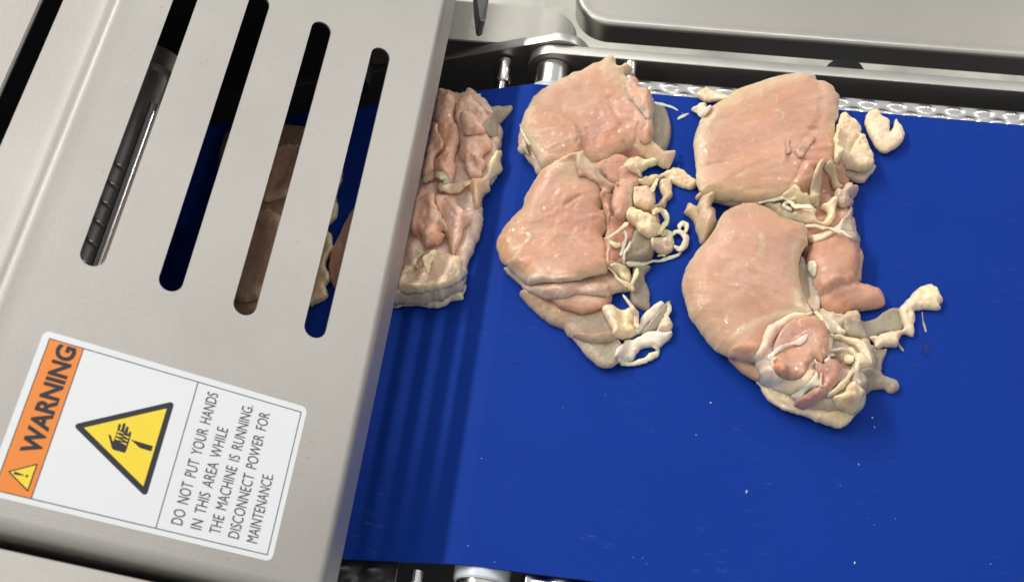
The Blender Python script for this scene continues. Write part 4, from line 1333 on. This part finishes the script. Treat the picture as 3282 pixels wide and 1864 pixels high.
# sinews between the two right breasts
sheet('tendon', b4, 'K 765 1040 900 1020 1040 970 1150 890 1240 780 1320 700 1310 800 1210 900 1180 990 1080 1050 920 1115 780 1125', .0065, WH, R=.0045, rim=YL, mat='fat', stiff=.003, und=.4, rel=.0006, grooves=(('K 770 1070 960 1040 1140 950', .003, .001),))
strand('tendon', b4, 'K 720 900 860 900 980 940 1100 980 1200 1010 1340 1070', [.003, .0036, .0030, .0030, .0026, .0012], WH, col2=PKL, lift=.005, flat=.6)
sheet('fat_lump', b4, 'K 480 490 600 410 640 440 690 490 740 480 800 520 880 540 900 600 860 640 760 650 640 640 560 630 480 590 400 600', .008, FT, R=.005, rim=YL, mat='fat', stiff=.003, rel=.0014, rels=.008, rag=.0016)
strand('tendon', b4, 'K -100 615 60 600 200 580 340 555 480 530 620 530', [.0022, .0026, .0028, .0034, .0034, .003], YL, col2=PKL, lift=.002, flat=.7)
sheet('tendon', b4, 'K 900 90 990 95 1000 130 940 180 925 260 932 340 925 420 900 520 850 600 810 560 790 500 800 400 830 280 860 180', .0065, PKL, R=.0035, rim=YL, mat='meat_wet', stiff=.002, und=.3, rel=.0008, rag=.0012)
sheet('tendon', b4, 'K 1000 130 1060 112 1108 150 1132 250 1160 350 1220 385 1180 435 1100 435 1068 380 1040 260 985 190', .0065, PKL, R=.0035, rim=YL, mat='meat_wet', stiff=.002, und=.3, rel=.0008, rag=.0012)
sheet('fat_lump', b4, 'K 1120 480 1200 440 1260 380 1330 400 1385 470 1350 520 1300 560 1360 610 1290 660 1180 650 1130 580', .010, PKL, R=.005, rim=WH, mat='meat_wet', rel=.002, rels=.007, rag=.0020, stiff=.002)
sheet('fat_lump', b4, 'K 230 650 320 625 430 640 520 700 620 720 760 680 860 700 850 760 850 800 900 860 960 850 1000 740 920 680 1000 600 1060 550 1130 560 1110 680 1060 830 980 910 860 880 720 870 600 860 500 850 380 800 280 730', .0075, WH, R=.005, rim=FT, mat='fat', stiff=.003, rel=.0012, rels=.009, rag=.0006)
strand('tendon', b4, 'K 560 700 470 640 500 590 560 600 600 650 760 660 850 700', [.0028, .0034, .0034, .0030, .0036, .0034, .002], WH, col2=YL, lift=.003, zs=[0, .002, .003, .002])
sheet('membrane', b4, 'K 1220 820 1300 700 1330 680 1330 860 1370 1050 1425 1170 1340 1100 1200 980', .0028, WH, R=.002, mat='membrane', stiff=.002, rag=.0020)
# main lobe
sheet('muscle', b4, 'C 560 1075 650 1085 740 1115 830 1175 930 1205 1008 1235 1022 1300 1028 1400 D 992 60 955 130 930 200 930 290 945 380 985 470 1028 545 1015 590 960 620 850 680 760 760 690 860 640 915 540 900 440 885 330 830 240 722 180 640 130 570 100 440 80 350 110 230 180 120 240 50 C 330 1250 380 1150 460 1100',
      .024, PK, R=.018, rim=TAN, rimw=.007, und=.45, tilt=.1, taper=.35, edge=True, stiff=.009, rag=.0008, rel=.0012, rels=.028, dome=.006, fib=(.00034, .020, .0026, -8), sub=3,
      grooves=(('D 660 0 640 120 600 180', .0016, .0006), ('D 460 720 600 630 760 560 900 530', .0022, .0010), ('D 940 380 960 460 1010 560', .003, .0016), ('D 900 0 880 150 900 320', .004, -.0010), ('D 480 740 470 820 520 880', .003, -.0008), ('D 740 400 900 480', .002, -.0006), ('C 420 1180 700 1160', .004, -.0008)),
      paint=(('D 660 0 650 120 600 190 640 240', .0016, YL, .7), ('C 660 1330 700 1360 690 1420', .001, WH, .7), ('D 460 720 600 630 780 560 920 520', .0030, YL, .75), ('D 940 400 975 480 1020 580', .0048, FT, .8), ('D 120 560 240 720 430 880', .006, YL, .6), ('D 900 60 900 250', .006, WH, .35),
             ('D 100 300 160 600 420 860 560 600 300 200', .03, TAN, .45, 1), ('D 470 760 640 640 740 640 640 880 520 880', .012, np.array((.70, .37, .25)), .4, 1), ('D 420 420 560 400 700 500', .0012, WH, .3), ('D 500 60 760 60 880 300 700 420 480 300', .03, PKL, .35, 1)))
sheet('membrane', b4, 'D 960 150 985 230 1040 350 1080 430 1070 540 1020 520 960 420 930 280', .003, PKL, R=.003, mat='meat_wet', stiff=.003, rim=WH)
sheet('fat_lump', b4, 'D 1000 190 1040 175 1062 210 1050 280 1030 290 1005 250', .006, WH, R=.004, mat='fat', stiff=.002, rel=.001)
# gray film, fat arm to the right
sheet('membrane', b4, 'M 380 560 500 580 530 560 590 590 700 560 820 480 940 450 1000 520 1000 660 900 720 780 720 640 770 520 760 400 720', .0036, GYL, R=.003, mat='membrane', rim=WH, rimw=.0012, und=.35, rel=.0010, rag=.001)
sheet('membrane', b4, 'M 600 880 690 870 780 900 830 900 800 1000 770 1120 790 1190 720 1180 640 1120 620 1000', .003, GYL, R=.002, mat='membrane', rim=WH, und=.35, rag=.001)
sheet('fat_arm', b4, 'M 640 770 740 740 850 710 950 700 1020 660 990 560 960 450 1040 370 1120 290 1220 200 1300 176 1370 195 1410 270 1430 330 1450 385 1420 410 1440 465 1360 465 1280 450 1190 470 1150 490 1160 580 1130 640 1130 755 1060 750 1030 740 960 830 940 880 830 870 720 890 690 820', .0075, FT, R=.005, rim=WH, rimw=.0025, mat='fat', und=.45, rel=.0016, rels=.010, rag=.0014, stiff=.003,
      grooves=(('M 1090 450 1080 520 1120 600', .0016, -.0025), ('M 980 470 1000 600 1060 700', .002, -.0018), ('M 1180 280 1290 330 1390 300', .003, .0012)), paint=(('M 1200 220 1380 220 1400 330 1250 300', .005, FTY, .8, 1), ('M 1080 400 1180 430 1300 440', .003, WH, .6), ('M 960 480 980 620 1000 700', .003, PKL, .7)))
strand('drip', b4, 'M 1232 480 1240 560 1260 640 1275 710', [.0014, .0009, .0014, .0014], GYL, mat='membrane', lift=0, flat=.6)
strand('drip', b4, 'M 960 820 990 870 1030 920', [.002, .0024, .0018], GYL, mat='membrane', lift=0, flat=.6)
# muscle stump wrapped in white tissue
sheet('membrane', b4, 'N 160 620 220 500 280 340 330 260 480 170 640 120 830 140 930 200 1010 330 1010 520 960 680 850 650 860 780 880 920 760 980 600 1000 470 990 380 960 260 850 190 760', .010, WH, R=.009, rim=WH, mat='fat', und=.45, stiff=.006, rel=.0010,
      paint=(('N 300 300 460 200 520 300 420 480 300 460', .006, np.array((.76, .47, .42)), .7, 1), ('N 540 960 700 920 780 800', .004, FTY, .4)))
sheet('muscle_stump', b4, 'N 560 170 680 115 800 125 890 170 960 240 1005 340 1005 480 980 580 925 690 850 640 800 660 740 760 680 840 580 870 450 840 370 760 350 640 345 520 385 400 440 290 500 220', .008, np.array((.78, .45, .345)), R=.008, rim=PK, und=.4, stiff=.005, rel=.0009, fib=(.0002, .01, .002, 60),
      grooves=(('N 470 340 540 230 660 160', .003, -.0010), ('N 400 560 560 500 740 440', .003, -.0012), ('N 760 470 770 560 790 640', .002, .0008)), paint=(('N 560 240 700 200 860 260 700 320', .008, RD, .18, 1), ('N 800 380 980 400 940 620 800 600', .012, TAN, .55, 1), ('N 380 420 480 260 560 240 520 380 420 520', .006, np.array((.80, .56, .50)), .7, 1), ('N 330 640 420 800 560 860', .004, np.array((.80, .42, .26)), .7)))
strand('tendon', b4, 'N 300 620 380 540 470 480 580 440 680 410 760 330', [.0040, .0032, .0026, .0024, .0034, .0012], WH, col2=(.80, .68, .66), lift=.0015, flat=.55)
strand('tendon', b4, 'N 360 720 350 660 370 620 400 600', [.002, .003, .002], (.84, .56, .42), lift=.001)
sheet('muscle_stump', b4, 'N 840 680 920 690 1000 640 1090 690 1150 780 1130 880 1060 980 960 1060 860 1140 740 1195 640 1180 600 1120 680 1060 820 960 890 900 850 800', .012, np.array((.70, .385, .315)), R=.007, rim=np.array((.70, .44, .38)), rimw=.0016, und=.4, stiff=.004, rel=.0010, mat='meat_wet', grooves=(('N 890 900 920 1000 900 1080', .003, -.0022),), paint=(('N 870 700 880 820', .004, RD, .25),))
sheet('membrane', b4, 'N 760 900 830 780 850 700 820 650 870 820 885 930 800 960 740 1000 680 1070 600 1080 560 1060 650 980', .003, WH, R=.002, mat='fat', stiff=.002, und=.3)
strand('tendon', b4, 'N 920 780 910 860 905 920 950 935', [.0014, .0018, .0022, .0012], PKL, lift=.0015)
sheet('membrane_band', b4, 'N 825 70 930 110 1080 190 1120 240 1205 300 1180 335 1080 335 1000 315 940 220 860 150', .0042, WH, R=.003, rim=YL, mat='fat', stiff=.003, und=.4, rag=.0010, rel=.0006, grooves=(('N 1000 200 1100 250 1180 310', .0016, -.0012),))
sheet('membrane_band', b4, 'N 1020 335 1150 348 1260 372 1400 415 1480 520 1505 640 1500 705 1450 665 1375 560 1300 482 1200 432 1080 385', .0042, WH, R=.003, rim=YL, mat='fat', stiff=.003, und=.4, rag=.0008, rel=.0006)
sheet('membrane_band', b4, 'N 1218 488 1290 520 1342 590 1342 720 1300 800 1240 885 1180 960 1080 1035 985 1095 975 1050 1080 960 1150 870 1220 790 1268 700 1280 610 1240 540', .0050, WH, R=.003, rim=YL, mat='fat', stiff=.003, und=.4, rag=.0006, rel=.0005)
strand('sliver', b4, 'N 1010 520 1100 510 1195 485', [.0010, .0020, .0008], WH, lift=.003)
strand('sliver', b4, 'N 990 600 1040 570 1085 575', [.0016, .0022, .0006], WH, lift=.002)
strand('sliver', b4, 'N 950 660 985 640 1010 610', [.0022, .0026, .0012], WH, lift=.002)
sheet('fat_lump', b4, 'N 1330 560 1460 620 1500 700 1430 760 1380 760 1320 800 1290 720', .007, YL, R=.005, mat='fat', stiff=.003, rel=.0012)
sheet('fat_lump', b4, 'N 1190 590 1230 570 1280 600 1285 660 1230 680 1190 650', .005, FT, R=.003, mat='fat', stiff=.002)
sheet('membrane', b4, 'D 1350 990 1430 960 1500 975 1545 1012 1600 1035 1640 1062 1645 1105 1590 1132 1550 1105 1480 1115 1420 1160 1370 1180 1330 1090', .0065, np.array((.62, .56, .48)), R=.0045, mat='membrane', rim=WH, rimw=.002, und=.4, rag=.001, rel=.001)
sheet('fat_lump', b4, 'N 1060 1080 1150 1040 1200 1010 1230 940 1300 910 1350 960 1410 1020 1420 1120 1390 1200 1320 1250 1240 1255 1160 1210 1100 1180', .009, FT, R=.006, rim=YL, mat='fat', stiff=.004, rel=.0022, rels=.008, rag=.001, grooves=(('N 1230 1100 1260 1110', .0025, -.003),), paint=(('N 1230 1100 1262 1108', .0022, np.array((.72, .40, .22)), .7), ('N 1080 1100 1180 1180', .005, FTY, .6)))

# ------------------------------------------------------------ sliced portion coming out from under the cover
b5 = thing('sliced_chicken', 'slab of wet sliced chicken half hidden under the steel cover', 'chicken', None, 'E 700 700')
strand('fat_strand', b5, 'E 560 150 640 100 760 90 860 95 960 80 1060 95 1120 80', [.004, .0060, .0060, .0046, .0050, .0034, .0014], PKL, col2=GYL, lift=.002, flat=.7)
sheet('slice', b5, 'e 60 1390 160 1270 400 1280 640 1250 780 1130 810 1150 835 1190 800 1260 800 1310 740 1325 680 1330 600 1380 500 1400 320 1380 180 1390', .011, GYL, R=.007, rim=WH, und=.5, mat='meat_wet', rag=.0012, paint=(('e 200 1260 260 1330 420 1360', .004, WH, .7),))
sheet('slice', b5, 'E 300 1456 330 1300 420 1000 520 560 580 180 700 130 860 200 960 140 1040 160 1120 230 1230 320 1330 520 1345 690 1320 820 1330 960 1300 1100 1200 1240 1120 1400 e 1010 470 1000 530 960 640 900 800 850 900 850 1060 820 1090 800 1150 600 1240 300 1290 100 1290 60 1260 150 900 220 500', .013, np.array((.70, .50, .42)), R=.007, rim=GYL, rimw=.003, und=.45, mat='meat_wet', rag=.0022, rel=.0014, rels=.014, stiff=.006,
      paint=(('e 760 560 1000 520 940 780 820 860', .008, np.array((.56, .44, .40)), .8, 1), ('e 700 180 900 150 1000 420 860 420', .008, np.array((.52, .40, .36)), .8, 1)))
sheet('slice', b5, 'E 540 380 590 170 660 150 730 97 775 150 820 220 800 330 790 450 830 500 860 580 850 700 820 800 800 900 800 1000 770 1110 740 1160 650 1100 560 1000 560 900 640 760 600 640 590 520', .010, PK, R=.006, rim=PKL, und=.4, mat='meat_wet', stiff=.003, rag=.0016, rel=.0013, rels=.010, rel2=.0005, grooves=(('E 600 600 680 620 720 520', .003, -.002), ('E 720 1000 800 960', .002, -.002)), paint=(('E 600 250 700 200 780 300 640 350', .006, YL, .45, 1), ('E 640 540 700 700 600 860', .006, np.array((.66, .33, .23)), .6)))
sheet('slice', b5, 'E 820 330 840 230 880 160 940 140 1035 150 1050 200 1110 240 1180 330 1220 440 1160 520 1170 580 1220 640 1230 740 1160 800 1120 880 1060 960 960 900 880 860 860 700 860 560 830 440', .010, np.array((.74, .52, .43)), R=.006, rim=PKL, und=.4, mat='meat_wet', stiff=.003, rag=.0016, rel=.0013, rels=.011, rel2=.0005, grooves=(('E 870 560 960 600 1100 580', .003, -.0025),), paint=(('E 900 200 1030 180 1040 260 900 280', .006, YL, .5, 1), ('E 850 460 880 540 850 660', .005, np.array((.60, .28, .20)), .6)))
sheet('slice', b5, 'E 870 350 1000 340 1080 420 1150 500 1165 560 1080 570 980 580 920 560 890 460', .006, PKL, R=.005, rim=PKL, und=.35, mat='meat_wet', stiff=.003, rag=.0014, rel=.0014, rels=.008)
sheet('slice', b5, 'E 950 850 1060 840 1120 890 1170 950 1130 1030 1120 1100 1050 1120 970 1100 930 1000', .007, np.array((.74, .55, .48)), R=.005, rim=PKL, und=.35, mat='meat_wet', stiff=.003, rag=.0016, rel=.0018, rels=.007)
sheet('film', b5, 'E 1150 450 1240 360 1270 300 1260 250 1330 232 1400 240 1490 230 1510 270 1440 370 1380 430 1330 520 1340 600 1250 600 1190 560', .005, GY, R=.004, rim=GYL, rimw=.0015, und=.4, mat='membrane', rag=.0014, rel=.0014, rels=.008)
strand('sliver', b5, 'E 1090 175 1150 240 1220 290 1270 310', [.001, .0018, .0018, .001], WH, lift=.002)
sheet('fat_lump', b5, 'E 960 1180 1030 1130 1130 1140 1180 1080 1200 960 1260 880 1350 800 1375 830 1350 940 1365 1000 1330 1080 1240 1140 1235 1260 1180 1310 1140 1340 1120 1440 1040 1456 1010 1320 980 1240', .009, TAN, R=.005, rim=YL, und=.4, mat='meat_wet', stiff=.003, rag=.0014, rel=.0016, rels=.008, paint=(('E 1200 1020 1300 880', .005, YL, .6), ('E 1000 1180 1130 1220 1100 1400', .006, np.array((.78, .50, .33)), .7)))
strand('fat_strand', b5, 'E 400 1150 520 1080 600 1050 680 1120 640 1200 780 1240 900 1200 980 1180', [.005, .0066, .0070, .0066, .0070, .0066, .004], YL, col2=TAN, lift=.002, flat=.75)
sheet('slice', b5, 'E 390 1080 420 960 470 760 540 450 580 480 600 620 650 690 640 760 550 860 550 960 520 1060 450 1110', .010, PKL, R=.006, rim=PKL, und=.4, mat='meat_wet', stiff=.003, rag=.0016, rel=.0013, rels=.010, rel2=.0005)
sheet('slice', b5, 'e 490 240 540 180 620 190 720 240 770 310 860 400 880 460 820 520 800 620 740 760 730 830 690 820 650 680 590 520 540 380', .010, np.array((.74, .49, .41)), R=.006, rim=PKL, und=.4, mat='meat_wet', stiff=.003, rag=.0014, rel=.0012, rels=.011, rel2=.0005, paint=(('e 660 560 720 800', .005, PKL, .6),))
sheet('slice', b5, 'e 250 480 300 260 340 140 420 130 490 180 500 240 520 300 570 400 635 545 560 560 600 600 540 680 450 700 400 720 330 640 270 580', .012, PK, R=.007, rim=PKL, und=.4, mat='meat_wet', stiff=.003, rag=.0012, rel=.0012, rels=.012, rel2=.0005, grooves=(('e 350 640 440 620 560 550', .003, -.0025), ('e 350 160 460 240', .003, .0015)), paint=(('e 460 340 560 460 630 540', .0022, WH, .6), ('e 540 540 590 580', .003, np.array((.80, .36, .22)), .6), ('e 250 580 280 640', .005, RD, .7)))
sheet('slice', b5, 'e 130 1100 200 980 330 960 470 880 560 820 700 840 790 900 800 1020 820 1060 740 1130 600 1180 400 1230 160 1230', .010, np.array((.72, .54, .43)), R=.006, rim=YL, und=.4, mat='meat_wet', stiff=.004, rag=.0014, rel=.0012, rels=.011, grooves=(('e 150 1110 320 1080 450 1060', .003, -.0025),))
strand('fat_strand', b5, 'e 425 1020 420 930 440 850 490 790 520 770', [.0044, .0052, .0056, .0060, .0044], FT, col2=YL, lift=.002, lump=.35)
strand('fat_strand', b5, 'e 300 740 340 800 290 860 270 920 310 960', [.0026, .0036, .0030, .0034, .002], YL, lift=.002, lump=.4)
strand('fat_strand', b5, 'e 160 1020 190 970 220 960', [.003, .0046, .0036], FT, lift=.002, lump=.4)

# portion still under the cover, seen through the slots
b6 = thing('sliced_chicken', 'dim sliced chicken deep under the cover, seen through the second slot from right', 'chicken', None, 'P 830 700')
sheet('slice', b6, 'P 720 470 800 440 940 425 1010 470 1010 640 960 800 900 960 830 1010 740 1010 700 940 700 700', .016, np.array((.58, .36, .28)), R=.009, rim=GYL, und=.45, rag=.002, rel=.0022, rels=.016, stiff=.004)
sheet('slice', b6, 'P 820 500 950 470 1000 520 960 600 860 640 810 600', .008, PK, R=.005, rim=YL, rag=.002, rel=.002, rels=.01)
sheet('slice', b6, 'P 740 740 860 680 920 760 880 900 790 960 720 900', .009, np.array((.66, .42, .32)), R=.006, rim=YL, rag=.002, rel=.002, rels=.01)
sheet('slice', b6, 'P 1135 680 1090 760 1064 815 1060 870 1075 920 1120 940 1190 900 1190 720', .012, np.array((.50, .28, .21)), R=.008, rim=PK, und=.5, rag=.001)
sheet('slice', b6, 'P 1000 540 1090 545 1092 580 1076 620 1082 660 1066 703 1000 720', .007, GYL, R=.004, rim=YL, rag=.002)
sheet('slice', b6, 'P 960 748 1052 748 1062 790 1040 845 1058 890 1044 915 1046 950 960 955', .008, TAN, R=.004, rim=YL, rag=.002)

# ------------------------------------------------------------ crumbs and drops on the belt
SP = [(1805, 1305, 3.0), (2088, 1375, 2), (2278, 1290, 7), (2231, 1393, 5), (2796, 1338, 7), (2803, 1368, 6), (2752, 1487, 6), (2393, 1575, 11), (2739, 1802, 8), (2693, 1555, 3), (2030, 1785, 3), (2060, 1786, 3), (2073, 1805, 3),
      (1501, 1747, 5), (1544, 1468, 4), (1585, 1800, 4), (2802, 1680, 3), (2780, 1660, 2), (2870, 1660, 3), (3175, 1805, 4), (1940, 1265, 3), (2177, 532, 4), (2100, 362, 5), (2187, 362, 4)]
for k, (x, y, s) in enumerate(SP):
    q = at(x, y, 0.0)
    r = s * 0.5 * 0.2e-3 * 0.95
    bm = bmesh.new()
    bmesh.ops.create_icosphere(bm, subdivisions=2, radius=1.0)
    z0 = float(belt_z(q[0]))
    an = rng.random() * 3.14
    el = 0.7 + rng.random() * 0.9
    for v in bm.verts:
        f = 1 + 0.5 * float(vnoise(v.co.x * 1.3 + k, v.co.y * 1.3, k))
        a_, b_ = v.co.x * r * f * el, v.co.y * r * f / el
        v.co = (q[0] + a_ * math.cos(an) - b_ * math.sin(an), q[1] + a_ * math.sin(an) + b_ * math.cos(an), z0 + max(v.co.z, -0.3) * r * 0.6)
    o = bm_obj('fat_crumb', bm, 'fat', None, True)
    set_col(o.data, np.tile(np.array((.60, .62, .66)), (len(o.data.vertices), 1)))
    tag(o, 'tiny pale crumb of fat on the bare blue belt', 'crumb', 'crumbs scattered on the belt')


def drop(x, y, rx, ry, h, label, ang=0.0):
    q = at(x, y, 0)
    bm = bmesh.new()
    bmesh.ops.create_icosphere(bm, subdivisions=3, radius=1.0)
    for v in bm.verts:
        f = 1 + 0.5 * float(vnoise(v.co.x * 1.5 + x, v.co.y * 1.5 + y, 3))
        a_, b_ = v.co.x * rx * f, v.co.y * ry * f
        v.co = (q[0] + a_ * math.cos(ang) - b_ * math.sin(ang), q[1] + a_ * math.sin(ang) + b_ * math.cos(ang), max(v.co.z, -0.1) * h)
    tag(bm_obj('water_drop', bm, 'water', None, True), label, 'drop', 'drops of juice on the belt')


drop(2970, 1118, .0028, .0052, .0009, 'clear puddle of juice under the drip right of the fat arm')
drop(2836, 1195, .0012, .0024, .0009, 'small clear drop beside the thin membrane below the fat arm')
drop(2844, 1170, .0007, .0018, .0007, 'tiny clear drop, upper of the pair below the fat arm')
drop(2790, 993, .0040, .0012, .0009, 'flat clear drop under the pointed flap of the near right breast')
drop(1650, 1164, .0030, .0008, .0005, 'thin streak of juice on the belt left of the near left breast')
drop(2180, 503, .0016, .0012, .0006, 'round clear drop on the belt between the left and right breasts')
